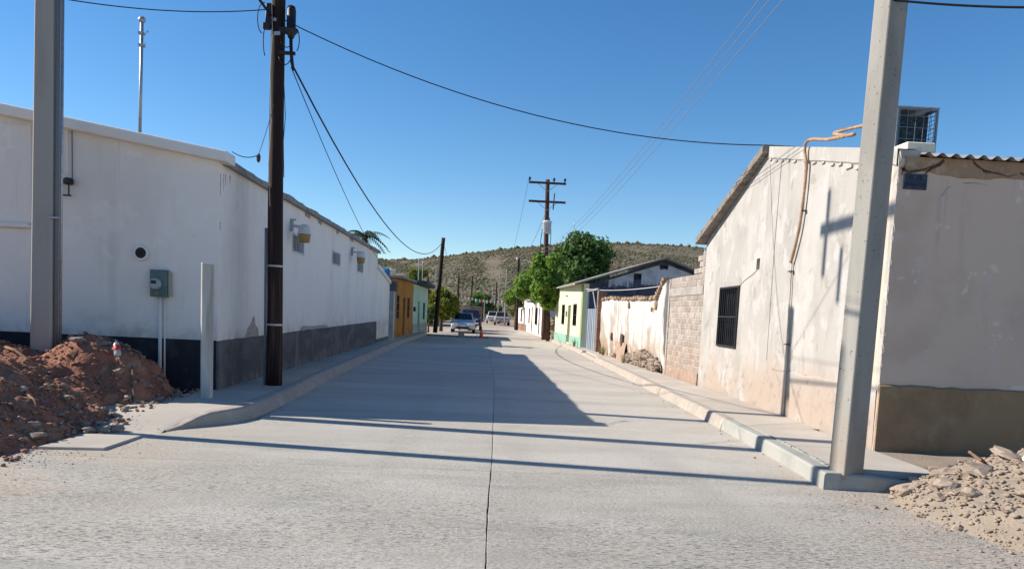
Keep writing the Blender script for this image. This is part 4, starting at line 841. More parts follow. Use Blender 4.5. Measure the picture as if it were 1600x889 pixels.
# evaporative cooler in a cage, on blocks
t = thing('evaporative_cooler', 'dark evaporative cooler inside a wire cage on the right roof', 'cooler', (5.5, 10.3, 3.85))
MB().box(5.32, 5.72, 10.06, 10.7, 3.88, 4.40).build('pad_box', cool_m, t)
mb = MB()
for (x, y) in ((5.28, 10.0), (5.80, 10.0), (5.80, 10.78), (5.28, 10.78)): mb.box(x - .012, x + .012, y - .012, y + .012, 3.8, 4.47)
for z in (3.83, 4.46):
    mb.box(5.28, 5.80, 9.99, 10.012, z - .011, z + .011).box(5.28, 5.80, 10.77, 10.79, z - .011, z + .011).box(5.789, 5.811, 10.0, 10.78, z - .0105, z + .0105).box(5.269, 5.291, 10.0, 10.78, z - .0105, z + .0105)
mb.build('frame', bluegrey_m, t); MB().box(5.26, 5.82, 9.98, 10.8, 4.473, 4.49).build('lid', galv_m, t)
for i in range(5): MB().box(5.30 + i * .105, 5.305 + i * .105, 9.985, 9.99, 3.84, 4.45).build('bar', bluegrey_m, t)
for i in range(4): MB().box(5.29, 5.79, 9.980, 9.985, 3.93 + i * .145, 3.936 + i * .145).build('bar', bluegrey_m, t)
for i in range(7): MB().box(5.805, 5.811, 10.06 + i * .11, 10.066 + i * .11, 3.84, 4.45).build('bar', bluegrey_m, t)
for i in range(11): MB().box(5.812, 5.817, 10.01, 10.77, 3.86 + i * .055, 3.866 + i * .055).build('bar', bluegrey_m, t)
t = tag(MB().box(4.98, 5.33, 9.16, 9.55, 3.725, 3.845).build('cinder_block', cream_m, None, bevel=.012), 'cream painted block lying on the roof edge in front of the cooler', 'block')
# wrapped pipe
t = thing('wrapped_pipe', 'orange wrapped pipe looping over the roof edge and down the grey wall', 'pipe', (4.9, 12.0, .17))
P_ = [(5.0, 10.25, 4.29), (4.95, 10.7, 4.34), (4.88, 10.95, 4.33), (4.93, 10.6, 4.23), (4.9, 10.4, 4.20), (4.83, 11.0, 4.26), (4.81, 11.45, 4.36), (4.81, 11.7, 4.38), (4.82, 11.78, 4.27), (4.84, 11.72, 4.0), (4.84, 11.74, 3.5), (4.845, 11.82, 3.1), (4.85, 11.95, 2.8), (4.855, 12.06, 2.6)]
def spline(P, k=6):
    P = [Vector(p) for p in P]; out = []
    for i in range(len(P) - 1):
        a, b, c, d = P[max(i - 1, 0)], P[i], P[i + 1], P[min(i + 2, len(P) - 1)]
        for j in range(k):
            q = j / k; out.append(.5 * ((2 * b) + (c - a) * q + (2 * a - 5 * b + 4 * c - d) * q * q + (3 * b - a - 3 * c + d) * q ** 3))
    return out + [P[-1]]
sp = spline(P_); MB().tube(sp, [.025 + .006 * noise.noise(Vector((i * .4, 0, 0))) for i in range(len(sp))], 8).build('insulation', foam_m, t, smooth=True)
MB().tube([(4.87, 12.07, 2.62), (4.87, 12.06, 2.4), (4.87, 11.98, 1.2), (4.87, 11.95, .17)], .015, 8).build('conduit', pvc_m, t, smooth=True)
for y, z in ((11.73, 3.35), (12.05, 2.45), (11.98, 1.3)): MB().box(4.825, 4.90, y - .04, y + .04, z, z + .015).build('strap', dev_m, t)

# concrete pole on the right
RP = thing('concrete_pole', 'pale pitted concrete pole standing on the right kerb corner', 'utility pole', (3.69, 7.48, .16), 'concrete utility poles')
PCX, PCY = 3.745, 7.53
def rot_pole(mb, cx_, cy_, tx, ty, a0, a1, z0, z1):
    vs = []
    for k in range(7):
        q = k / 6; a = a0 + (a1 - a0) * q; x = cx_ + tx * q; y = cy_ + ty * q; z = z0 + (z1 - z0) * q; c = .045 * (1 - .4 * q)
        ca, sa = math.cos(R(-25)), math.sin(R(-25))
        vs += [(x + u * ca - v * sa, y + u * sa + v * ca, z) for u, v in ((0, -a), (a - .01, -.01), (a - .01, .01), (0, a), (-a + c, c), (-a + c, -c))]
    n = 6
    return mb.add(vs, [tuple(range(n - 1, -1, -1)), tuple(range(6 * n, 7 * n))] + [(k * n + i, k * n + (i + 1) % n, (k + 1) * n + (i + 1) % n, (k + 1) * n + i) for k in range(6) for i in range(n)])
rot_pole(MB(), PCX, PCY, 0.11, 0, .187, .15, .1, 10.3).build('shaft', pole_c_m, RP, bevel=.008)
fd = Vector((math.cos(R(20)), math.sin(R(20)), 0)); fn = Vector((math.sin(R(20)), -math.cos(R(20)), 0))      # along and out of the shaded face
XP = Matrix(((fd.x, 0, fn.x, 0), (fd.y, 0, fn.y, 0), (0, 1, 0, 0), (0, 0, 0, 1)))
def pface(z, q, d_):
    q2 = (z - .1) / 10.2; a = .187 - .037 * q2; ce = Vector((PCX + .11 * q2, PCY, z)); return ce + fn * (a * math.sqrt(.5) - .006 + d_) + fd * q * a
for txt, z, sz_ in (('C8', 2.05, .075), ('NO', 2.34, .07)):
    text_obj(txt, mark_m, RP, sz_, Matrix.Translation(pface(z, -.05, .0008)) @ XP @ Matrix.Rotation(R(90), 4, 'Z'), .0008)
for z, l in ((2.95, .09), (2.78, .07), (3.2, .06), (2.62, .06)):
    c = pface(z, .1, .0025); d_ = (fd + Vector((0, 0, .12))).normalized()
    MB().add([c - d_ * l / 2 + Vector((0, 0, .008)), c + d_ * l / 2 + Vector((0, 0, .006)), c + d_ * l / 2 - Vector((0, 0, .007)), c - d_ * l / 2 - Vector((0, 0, .008))], [(0, 1, 2, 3)]).build('scuff_mark', pole_c_m, RP)

# rubble pile on the right
def pilez(x, y):
    e = x - 3.90 - .10 * noise.noise(Vector((y * 1.6, 0, 7))) - .25 * smooth(6.8, 7.6, y) - .25 * smooth(6.0, 5.2, y)
    if e <= 0: return -.05
    z = .86 * (1 - math.exp(-e * .78)) * (1 - smooth(6.9, 8.1, y + .15 * (x - 5))) * smooth(4.5, 5.6, y + .16 * (x - 4))
    f = min(z * 5, 1)
    return z - .02 + f * (.05 * noise.noise(Vector((x * 3, y * 3, 2))) + .035 * noise.noise(Vector((x * 7, y * 7, 4))) + .02 * noise.noise(Vector((x * 16, y * 16, 4))))
RB = thing('rubble_pile', 'pale heap of dirt, stones and broken concrete beside the right pole', 'rubble pile', (4.8, 6.5, 0))
MB().grid(lambda u, v: (u, v, pilez(u, v)), [3.5 + .045 * i for i in range(90)], [4.2 + .045 * i for i in range(90)]).build('soil', sand_m, RB, smooth=True)
fz = lambda x, y: max(pilez(x, y), 0)
place_rocks(RB, 115, (3.75, 5.6), (4.9, 7.6), fz, (.035, .12), [ROCKS2, ROCKS2, ROCKS], lambda x, y: pilez(x, y) > .0 and x < .8 * y + .2)
for (x, y, s, fl) in ((4.62, 6.72, .28, .5), (4.45, 7.0, .17, .7), (4.22, 7.02, .20, .5), (4.28, 6.7, .17, .6), (4.08, 6.95, .15, .6), (4.75, 6.2, .2, .6), (4.62, 6.05, .22, .45), (4.3, 6.35, .13, .7), (4.5, 7.15, .22, .35), (4.2, 7.2, .26, .3), (4.95, 6.85, .25, .35), (4.1, 6.5, .12, .7), (5.0, 7.0, .2, .4)):
    piece('stone', ROCKS2[r_.randrange(7)], RB, (x, y, fz(x, y) + s * fl * .2), (r_.uniform(-.3, .3), r_.uniform(-.3, .3), r_.random() * 6), (s * 1.3, s, s * fl * 1.2))
piece('broken_tile', MB().box(-.1, .1, -.07, .07, -.012, .012).mesh('broken_tile'), RB, (4.74, 6.95, fz(4.74, 6.95) + .05), (.5, .3, .6)).data.materials.append(brick_m)
piece('plaster_lump', MB().box(-.06, .06, -.05, .05, -.04, .04).mesh('plaster_lump', bevel=.015), RB, (5.0, 6.62, fz(5.0, 6.62) + .03), (.3, .4, .3)).data.materials.append(trim_m)
pp, sz = [], []
while len(pp) < 5200:
    x = r_.uniform(3.5, 5.8); y = r_.uniform(4.6, 7.7); z = pilez(x, y)
    if x > .82 * y + .3: continue
    if z < 0:
        if r_.random() < .97: continue
        z = 0
    s = .006 + .05 * r_.random() ** 4.5; pp.append((x, y, z + s * .2)); sz.append(s)
scatter_mesh('gravel', pp, sz, stone2_m, RB)

# ------------------------------------------------------------------ right: block wall
XB = 5.05
BW = thing('block_wall', 'grey cement block wall with stepped top against the grey house', 'wall', (XB, 17.42, 0))
y0b, y1b = 17.44, 20.5
topb = lambda y: 3.30 if y < 17.72 else (3.10 if y < 18.0 else (2.90 if y < 18.25 else 2.72))
MB().box(XB + .009, XB + .15, y0b, y1b, 0, 2.62).box(XB + .0091, XB + .1499, y0b, y0b + .22, 2.62, 3.2).build('core', mortar_m, BW)
bmesh_v = [MB().box(XB * 0, .15, 0, .288, 0, .129).mesh('block', bevel=.012) for _ in range(1)]
bmesh_v[0].materials.append(block_m)
rows = [.42 + .14 * i for i in range(13)] + [2.44 + .14 * i for i in range(6)]
for i, z in enumerate(rows):
    y = y0b + (0 if i % 2 else -.15)
    while y < y1b - .02:
        a, b = max(y, y0b), min(y + .288, y1b); mid = (a + b) / 2
        if b - a > .08 and z + .12 <= topb(mid) + .05:
            piece('block', bmesh_v[0], BW, (XB + random.uniform(-.005, .005), a, z), (random.uniform(-.012, .012), 0, random.uniform(-.012, .012)), (1, (b - a) / .288, 1))
        y += .30
MB().box(XB - .012, XB + .16, y0b, y1b, 2.235, 2.432).build('concrete_beam', mat('tie_beam_concrete', (.37, .335, .305), .9, [dict(c=(.30, .27, .24), sc=4)], [((20, 20, 20), .3, .02)]), BW)
MB().box(XB - .015, XB + .16, y1b, y1b + .2, 0, 2.70).build('concrete_column', mat('tie_beam_concrete', (0, 0, 0)), BW)
MB().grid(lambda u, v: (XB - .018 + .008 * noise.noise(Vector((u * 4, v, 0))), u, (0, .41 + .05 * noise.noise(Vector((u * 3, 0, 0))))[v]), [y0b + i * .1 for i in range(31)], [0, 1]).build('base_render', mat('pink_damp_render', (.36, .26, .20), .95, [dict(c=(.29, .21, .165), sc=4), dict(c=(.42, .35, .30), sc=7, lo=.55, hi=.7)], [((18, 18, 18), .4, .02)]), BW)

# adobe wall
XA = 4.96
AW = thing('adobe_wall', 'crumbling limewashed adobe wall with eroded top between block wall and gate', 'wall', (XA, 20.75, 0))
at = [(20.72, 2.70), (20.9, 2.66), (21.25, 2.45), (21.5, 2.24), (21.8, 2.2), (24, 2.24), (27, 2.27), (29.5, 2.36), (31.6, 2.30)]
def ax_(y, z): return XA + .05 * noise.noise(Vector((y * .9, z * 1.3, 0))) + .022 * noise.noise(Vector((y * 3.5, z * 3.5, 3))) + (.10 * smooth(.9, .25, z + .3 * noise.noise(Vector((y * .8, 0, 2)))))
def atz(y): return lerpt(at, y) + .05 * noise.noise(Vector((y * 2.3, 0, 0))) + .03 * noise.noise(Vector((y * 7, 0, 0)))
ys = [20.66 + i * .08 for i in range(138)]; vs = [i / 30 for i in range(31)]
mb = MB(); mb.grid(lambda u, v: (ax_(u, v * atz(u)), u, v * atz(u)), ys, vs); mb.grid(lambda u, v: (XA + .38 * v + (1 - v) * (ax_(u, atz(u)) - XA), u, atz(u) + .0), ys, [0, 1]); mb.grid(lambda u, v: (XA + .38, u, v * atz(u)), ys, [0, 1]); mb.grid(lambda u, v: (ax_(20.66, v * atz(20.66)) + (XA + .38 - ax_(20.66, v * atz(20.66))) * u, 20.66, v * atz(20.66)), [0, 1], vs)
mb.build('wall', adobe_m, AW, smooth=True)
mb = MB()
for i in range(130):
    y = 20.74 + i * .083; z = atz(y); h = r_.uniform(.03, .075); a = r_.uniform(-.02, .05)
    b_ = MB().box(XA - .05 - a, XA + .42, y - r_.uniform(.04, .09), y + r_.uniform(.04, .09), z - .03, z + h)
    mb.add([(x + r_.uniform(-.015, .015), yy + r_.uniform(-.015, .015), zz + r_.uniform(-.012, .012)) for x, yy, zz in b_.v], b_.f)
o = mb.build('eroded_mud_cap', mud_m, AW); o['kind'] = 'stuff'
for (y, z, s) in ((21.6, 2.0, .12), (22.1, 1.9, .08), (25.6, 2.05, .1), (26.5, .88, .22), (28.6, .9, .13)):
    blotch(Face((XA - .03, y), (XA - .03, y + 1), -1), AW, 0, z, [(s * math.cos(k * .9) * r_.uniform(.6, 1.2), s * math.sin(k * .9) * r_.uniform(.6, 1.3)) for k in range(7)], mud_m if z > 1 else crack_m, 'hole', -.035, .02)
# leaning damp slab pieces and loose stones at its foot
t = thing('stone_heap', 'course of broken tan stones at the foot of the adobe wall', 'stone heap', (4.75, 23, .17))
k = 0
for i in range(230):
    y = r_.uniform(20.9, 25.6); q = r_.random(); z = .17 + .50 * q * (1 - abs(y - 23.0) / 4.5); x = 4.97 - .10 * (1 - q); s = r_.uniform(.10, .22)
    st = ROCKS2 if r_.random() < .7 else ROCKS
    piece('stone', st[r_.randrange(7)], t, (x, y, z + .02), (r_.uniform(-.6, .6), r_.uniform(-.6, .6), r_.random() * 6), (s, s * 1.2, s * r_.uniform(.5, .8)))
t = thing('broken_slab', 'broken pinkish render slab leaning at the adobe wall beside the loose stones', 'slab', (4.8, 26.3, .17))
MB().grid(lambda u, v: (4.83 + .10 * v + .02 * noise.noise(Vector((u * 3, v * 3, 0))), u, .15 + v * (.62 + .12 * noise.noise(Vector((u * 2, 0, 5))))), [25.65 + i * .1 for i in range(20)], [0, .25, .5, .75, 1]).grid(lambda u, v: (4.83 + .10 * v, 25.65, .15 + v * .62), [0, 1], [0, 1]).build('slab', mat('pink_damp_render', (0, 0, 0)), t)
piece('stone', ROCKS2[2], t, (4.78, 27.1, .3), (0, 0, 0), (.3, .3, .26))
def weed(x, y, z, h, label, n=26, M=straw_m):
    mb = MB()
    for i in range(n):
        a = r_.random() * 6.28; l = h * r_.uniform(.5, 1); sp_ = r_.uniform(.1, .5) * h
        p0 = Vector((x + r_.uniform(-.04, .04), y + r_.uniform(-.06, .06), z)); p2 = p0 + Vector((math.cos(a) * sp_, math.sin(a) * sp_, l)); p1 = p0.lerp(p2, .5) + Vector((0, 0, l * .15)); w2 = Vector((-math.sin(a), math.cos(a), 0)) * .007
        mb.add([p0 - w2, p0 + w2, p1 + w2 * .8, p1 - w2 * .8, p2], [(0, 1, 2, 3), (3, 2, 4)])
    tag(mb.build('dry_weed', M), label, 'weed', 'dry weeds by the right walls')
weed(4.74, 29.2, .165, .5, 'dry weeds at the far end of the adobe wall', 60); weed(4.78, 30.1, .165, .42, 'dry weeds beside the brick pillar', 50); weed(4.66, 24.6, .165, .38, 'dry weeds growing among the loose stones', 40); weed(4.5, 36.4, .165, .45, 'dry weeds at the green base of the pale yellow house', 60)

# gate and yellow house
XG = 4.85
GT = thing('sheet_gate', 'grey blue sheet metal gate with open panel above, between yellow house and brick pillar', 'gate', (XG, 33.4, .1))
MB().box(XG, XG + .04, 32.02, 33.48, .14, 1.95).build('leaf', gate_m, GT); MB().box(XG, XG + .04, 33.52, 34.95, .14, 1.95).build('leaf', gate_m, GT)
for y in (32.25, 32.8, 33.3, 33.8, 34.3, 34.8): MB().box(XG - .02, XG - .001, y - .02, y + .02, .16, 1.93).build('rib', gate_m, GT)
MB().box(XG - .03, XG + .05, 31.92, 32.0, .1, 2.72).build('post', galv_m, GT); MB().box(XG - .03, XG + .05, 34.97, 35.04, .1, 2.72).build('post', galv_m, GT); MB().box(XG - .03, XG + .06, 31.90, 35.05, 2.725, 2.80).build('beam', tind_m, GT)
MB().tube([(XG + .02, 32.6, 1.97), (XG + .02, 33.6, 2.7)], .03, 6).build('brace', tin_m, GT)
PL = thing('brick_pillar', 'narrow fired brick pillar beside the sheet metal gate', 'pillar', (XG, 31.7, .1))
MB().box(XG - .03, XG + .30, 31.61, 31.88, 0, 2.66).build('core', mortar_m, PL)
bme = MB().box(0, .13, 0, .26, 0, .055).mesh('brick', bevel=.006); bme.materials.append(brick_m)
for i in range(38):
    z = .17 + i * .0655
    piece('brick', bme, PL, (XG - .045 + r_.uniform(-.006, .006), 31.615, z))
    piece('brick', bme, PL, (XG - .04, 31.60 - .001 * (i % 3), z), (0, 0, 0), (1.0, .1, 1)); piece('brick', bme, PL, (XG + .11, 31.598 - .001 * (i % 3), z), (0, 0, 0), (1.3, .1, 1))
YP0, YP1 = (4.72, 35.6), (4.42, 45.4); FY = Face(YP0, YP1, -1)
Yh = thing('yellow_house', 'pale yellow house with green base, dark gable side and long sloping roof', 'house', (4.72, 35.6, 0))
yh = [(1.75, 2.95, 1.12, 2.2), (3.7, 4.75, .22, 2.15), (5.9, 7.1, 1.12, 2.2)]
mb = MB(); wall(mb, YP0, YP1, 0, [(0, 3.12), (9.8, 3.22)], yh, .25, -1); mb.build('wall', yellow_m, Yh)
for i in (0, 2): window(FY, Yh, *yh[i], iron_m, glass_m, bars=5, cross=1, dep=.16, fw=.06)
a, b, z0, z1 = yh[1]; dd = FY.box(MB(), a, b, .1, .15, z0, z1).build('door', mat('grey_brown_door', (.19, .17, .14), .7), Yh); FY.box(MB(), a + .1, a + .15, .06, .1, 1.1, 1.25).build('handle', galv_m, dd)
mb = MB(); FY.box(mb, 0, 3.68, -.03, -.003, 0, .62); FY.box(mb, 4.77, 9.8, -.03, -.003, 0, .62); o = mb.build('plinth', teal_m, Yh)
FY.box(MB(), 5.1, 5.5, -.06, -.003, 2.62, 2.68).build('wall_bracket', iron_m, Yh); FY.box(MB(), 4.95, 5.12, -.08, -.003, 1.55, 1.85).build('meter', gate_m, Yh)
FY.box(MB(), -.001, .5, -.02, -.002, 0, 3.05).build('corner_band', mat('olive_paint', (.26, .31, .14), .85), Yh)
gw = [(0, 3.05), (3.66, 4.30), (4.75, 3.95), (5.6, 3.6)]
mb = MB(); wall(mb, (4.74, 35.62), (10.34, 35.62), 0, gw, [(2.28, 2.62, 3.42, 3.68), (3.5, 3.82, 3.98, 4.1), (4.35, 4.7, 3.52, 3.66)], .25, 1); mb.build('wall', slate_m, Yh)['label'] = 'dark bluish gable wall'
FG = Face((4.74, 35.62), (10.34, 35.62), 1)
mb = MB(); gz = lambda s: lerpt(gw, s)
mb.grid(lambda u, v: FG.at(u, -.004, (3.02 + .10 * noise.noise(Vector((u * 2.1, 0, 0))) + .03 * noise.noise(Vector((u * 9, 0, 0))) + .06 * (u - 1.2), gz(u) - .10)[v]), [1.12 + i * .05 for i in range(24)], [0, 1]); mb.grid(lambda u, v: FG.at(u, -.004, (3.69, gz(u) - .1)[v] if 2.26 < u < 2.64 else (3.05 + .10 * noise.noise(Vector((u * 2.1, 0, 0))) + .04 * noise.noise(Vector((u * 9, 0, 0))) + .06 * (u - 1.2), gz(u) - (.1 if u < 3.45 or u > 3.85 else .34))[v]), [2.27, 2.4, 2.5, 2.63], [0, 1])
mb.grid(lambda u, v: FG.at(u, -.004, (3.08 + .10 * noise.noise(Vector((u * 2.1, 0, 0))) + .04 * noise.noise(Vector((u * 9, 0, 0))) + (.06 * (u - 1.2) if u < 4.2 else .5), gz(u) - (.1 if u < 3.45 or u > 3.85 else .34))[v]), [2.63 + i * .05 for i in range(55)], [0, 1])
mb.v = [(x, y, min(z, gz(x - 4.74) - .09)) for x, y, z in mb.v]
mb.build('whitewash', gablew_m, Yh)
for (a, b, z0, z1) in ((2.28, 2.62, 3.42, 3.68), (3.5, 3.82, 3.98, 4.1), (4.35, 4.7, 3.52, 3.66)): FG.box(MB(), a, b, .15, .2, z0, z1).build('vent_opening', dev_m, Yh)
# roof: eave along the street, ridge further in
mb = MB()
def rf(y, off=0): return [(4.25, 3.02 + off), (8.42, 4.40 + off), (10.6, 3.62 + off)]
for off in (0, .07): pass
A0 = rf(0); ya, yb = 35.25, 45.7
mb.add([(x, y, z + dz_ + (.10 if y > 40 else 0)) for y in (ya, yb) for dz_ in (0, .08) for (x, z) in A0], [(0, 1, 4, 3), (1, 2, 5, 4), (6, 7, 10, 9), (7, 8, 11, 10), (0, 1, 7, 6), (1, 2, 8, 7), (3, 4, 10, 9), (4, 5, 11, 10), (0, 3, 9, 6), (2, 5, 11, 8)])
mb.build('roof', tind_m, Yh)
wire((XG - .1, 35.2, 2.86), (5.4, 21.2, 2.62), .12, .012, 'pale sagging cable from the yellow house to the adobe wall', mat('white_cable', (.6, .6, .58), .6))

# far row on the right
def far_house(name_lab, x0, y0, x1, y1, h, M, holes, base=None, door_m=None, roofm=tind_m, side=-1, depth=5):
    F = Face((x0, y0), (x1, y1), side); t = thing('row_house', name_lab, 'house', (x0, y0, 0), 'houses along the far street')
    mb = MB(); wall(mb, (x0, y0), (x1, y1), 0, h, [q[:4] for q in holes], .2, side)
    sg = -side; xa, xb = sorted((x0 + sg * .21, x0 + sg * depth)); mb.box(xa, xb, y0, y0 + .2, 0, h - .002); mb.build('wall', M, t)
    for q in holes:
        kind = q[4]
        if kind == 'd': dd = F.box(MB(), q[0], q[1], .08, .13, q[2], q[3]).build('door', q[5], t); F.box(MB(), q[0] + .08, q[0] + .13, .04, .08, 1.05, 1.2).build('handle', galv_m, dd)
        else: window(F, t, *q[:4], q[5], glass_m, bars=3, dep=.12, fw=.06)
    if base: F.box(MB(), 0, F.L, -.03, -.003, 0, base[0]).build('plinth', base[1], t)
    xa, xb = sorted((x0 + side * .25 * 1, x0 + sg * depth)); MB().box(xa, xb, y0 - .1, y1 + .1, h, h + .12).build('roof', roofm, t)
    return t
far_house('white row house with dull red base right after the rubble gap', 4.35, 49.6, 4.32, 53.2, 2.5, white_m, [(1.2, 2.1, .1, 2.0, 'd', redp_m)], (.85, redp_m))
far_house('white row house with large dark window and navy door under the bright tree', 4.32, 53.4, 4.28, 62.0, 2.6, white_m, [(.2, .9, .1, 2.2, 'd', darkgreen_m), (2.6, 3.6, .1, 2.1, 'd', card_m), (4.6, 7.2, .8, 2.1, 'w', card_m)], None)
far_house('white row house with red door beyond the dark window', 4.28, 62.2, 4.22, 70.5, 2.7, white_m, [(1.0, 2.2, .1, 2.2, 'd', redp_m), (4.2, 5.6, .8, 2.1, 'w', brown_door_m)], None)
far_house('white end house farthest along the right side of the street', 4.22, 70.8, 4.1, 84.0, 3.0, white_m, [(2.0, 3.4, .1, 2.2, 'd', card_m), (6.5, 8.5, .8, 2.1, 'w', card_m)], (.6, brick_m))
t = thing('low_stone_wall', 'low rough stone wall between yellow house and red based house', 'wall', (4.4, 45.8, 0))
MB().box(4.42, 4.7, 45.8, 49.4, 0, 1.3).build('wall', mud_m, t)
for i in range(60): piece('stone', ROCKS2[i % 7], t, (4.42 + r_.uniform(-.03, .02), r_.uniform(45.9, 49.3), r_.uniform(.1, 1.3)), (r_.random(), r_.random(), r_.random() * 6), (r_.uniform(.2, .4),) * 3)
far_house('pale yellow wall house at the far end of the street', -2.4, 150, 1.0, 150.3, 2.4, yellow_m, [(1.0, 1.9, .1, 2.0, 'd', brown_door_m)], None, side=1, depth=5)
far_house('white house far down the left side behind the yellow green tree', -5.2, 100, -5.0, 112, 2.8, white_m, [(3, 4, .1, 2.1, 'd', brown_door_m), (6, 7.5, .9, 2.0, 'w', brown_door_m)], None, side=1, depth=5)
far_house('tan house far down the left side beyond the truck', -4.8, 76, -4.7, 90, 2.6, mud_m, [(3, 4, .1, 2.1, 'd', brown_door_m), (7, 8.5, .9, 2.0, 'w', brown_door_m)], None, side=1, depth=5)
far_house('pink house far down the right side behind the parked pickups', 5.4, 104, 5.2, 118, 2.8, plank_m, [(3, 4, .1, 2.1, 'd', brown_door_m), (7, 8.5, .9, 2.0, 'w', brown_door_m)], (.7, redp_m), side=-1, depth=5)

# ------------------------------------------------------------------ trees
def leaf_cloud(name, clumps, n, size, M, parent, seed, asp=1.7):
    r = np.random.default_rng(seed); c = np.array([q[:3] for q in clumps]); rad = np.array([q[3] for q in clumps]); wgt = rad ** 2; wgt = wgt / wgt.sum()
    idx = r.choice(len(clumps), n, p=wgt); d = r.normal(size=(n, 3)); d /= np.linalg.norm(d, axis=1)[:, None]
    rr = rad[idx] * (1 - .55 * r.random(n) ** 1.8) * (1 + .12 * r.normal(size=n)); P = c[idx] + d * rr[:, None] * np.array([1, 1, .85])
    nn = d + .9 * r.normal(size=(n, 3)); nn /= np.linalg.norm(nn, axis=1)[:, None]
    t_ = np.cross(nn, r.normal(size=(n, 3))); t_ /= np.linalg.norm(t_, axis=1)[:, None]; b_ = np.cross(nn, t_)
    s = size * (.6 + .8 * r.random(n))[:, None]
    V = np.stack([P - t_ * s * asp / 2, P + b_ * s * .5, P + t_ * s * asp / 2 - nn * s * .25, P - b_ * s * .5], 1).reshape(-1, 3) - np.array(org(parent))
    Fc = np.arange(n * 4).reshape(-1, 4)
    return np_mesh(name, V, Fc, M, parent)
def crown(cx_, cy_, cz2, rx, ry, rz_, n, seed, lo=.45, hi=.8):
    r = random.Random(seed); out = []
    for i in range(n):
        u = Vector((r.gauss(0, 1), r.gauss(0, 1), r.gauss(0, 1))).normalized() * r.random() ** .4
        k = r.uniform(lo, hi) * min(rx, rz_) * .62
        out.append((cx_ + u.x * (rx - k * .6), cy_ + u.y * (ry - k * .6), cz2 + u.z * (rz_ - k * .6), k))
    return out
def tree(label, x, y, cz2, rx, ry, rz_, nl, size, M, seed, trunk_r=.14, ncl=26, cat='tree', off=(0, 0), name='tree', z0=-.05, grp='street trees'):
    t = thing(name, label, cat, (x, y, 0), grp)
    ccx, ccy = x + off[0], y + off[1]; cl = crown(ccx, ccy, cz2, rx, ry, rz_, ncl, seed)
    mb = MB(); zb = cz2 - rz_ * .55
    mb.tube([(x, y, z0), (x + off[0] * .15, y + off[1] * .15, zb * .5), (x + off[0] * .5, y + off[1] * .5, zb), (ccx, ccy, cz2)], [trunk_r * 1.25, trunk_r, trunk_r * .8, trunk_r * .35], 9)
    for c in cl[::3]: mb.tube([(x + off[0] * .5, y + off[1] * .5, zb), ((x + c[0]) / 2 + off[0] * .3, (y + c[1]) / 2, (zb + c[2]) / 2 + .1), (c[0], c[1], c[2])], [trunk_r * .5, trunk_r * .33, trunk_r * .12], 6)
    mb.build('trunk', bark_m, t, smooth=True); leaf_cloud('crown', cl, nl, size, M, t, seed)
    return t
tree('large bright green tree hanging over the right pavement behind the transformer pole', 4.2, 46.9, 3.5, 1.08, 2.0, 1.85, 10000, .15, leaf_m, 11, .12, 34, off=(-.5, -2.1))
tree('tall dark green tree rising behind the yellow house roof', 7.2, 50.5, 4.55, 2.3, 3.0, 2.6, 11000, .19, leafd_m, 12, .2, 34, off=(-.6, 0))
tree('mid green tree between the bright tree and the small far tree', 4.6, 60, 3.75, 1.6, 3.6, 1.5, 9000, .16, leaf_m, 13, .12, 22, off=(-.5, 0))
tree('small far tree with dark trunk at the pavement beside the parked pickups', 3.5, 76, 3.1, 1.2, 1.6, 1.15, 5000, .16, leaf_m, 14, .11, 16, off=(-.2, 0))
tree('yellow green bushy tree beyond the leaning pole on the left', -2.95, 58.5, 1.95, 1.35, 2.4, 1.3, 13000, .12, leafy_m, 15, .12, 26)
tree('green tree top showing behind the orange house roof', -5.0, 62, 3.3, 1.3, 1.5, 1.5, 5000, .15, leafy_m, 16, .12, 16)
tree('dark tree far away behind the bunting', .3, 122, 2.9, 2.0, 2.4, 2.2, 6000, .22, leafd_m, 17, .2, 20)
tree('round green tree far away above the dark tree', -.2, 135, 3.8, 1.7, 2.2, 1.6, 4000, .24, leaf_m, 18, .2, 16)
tree('lone dark tree on the hillside foot above the yellow house roof', 10.8, 44, 4.1, .65, .7, .85, 2200, .13, leafd_m, 19, .08, 10)
tree('shaded dark shrub beneath the leaning pole tree', -3.6, 54, 1.0, .5, 1.2, .9, 2500, .12, leafd_m, 20, .06, 10, cat='shrub', name='shrub')
FARL = ['far scrubby tree at the hill foot above the orange house', 'far scrubby tree at the hill foot behind the mint house roof', 'far scrubby tree at the hill foot right of the pale poles', 'far scrubby tree hidden low behind the bright street tree', 'far scrubby tree at the hill foot behind the yellow house', 'far scrubby tree just right of the street end', 'far scrubby tree at the hill foot behind the long white building', 'far scrubby tree at the hill foot behind the block wall']
for i, (x, y, s) in enumerate(((-14, 150, 2.0), (-7.5, 168, 1.8), (6.5, 140, 1.9), (11, 155, 2.3), (17, 150, 2.0), (3.6, 170, 1.6), (-22, 165, 2.2), (26, 160, 2.0))):
    t_ = tree(FARL[i], x, y, 1.6 * s * .8, s * .8, s * .8, s * .8, 900, .3, leafd_m if i % 2 else leafy_m, 40 + i, .12, 9, grp='scrubby trees at the hill foot')
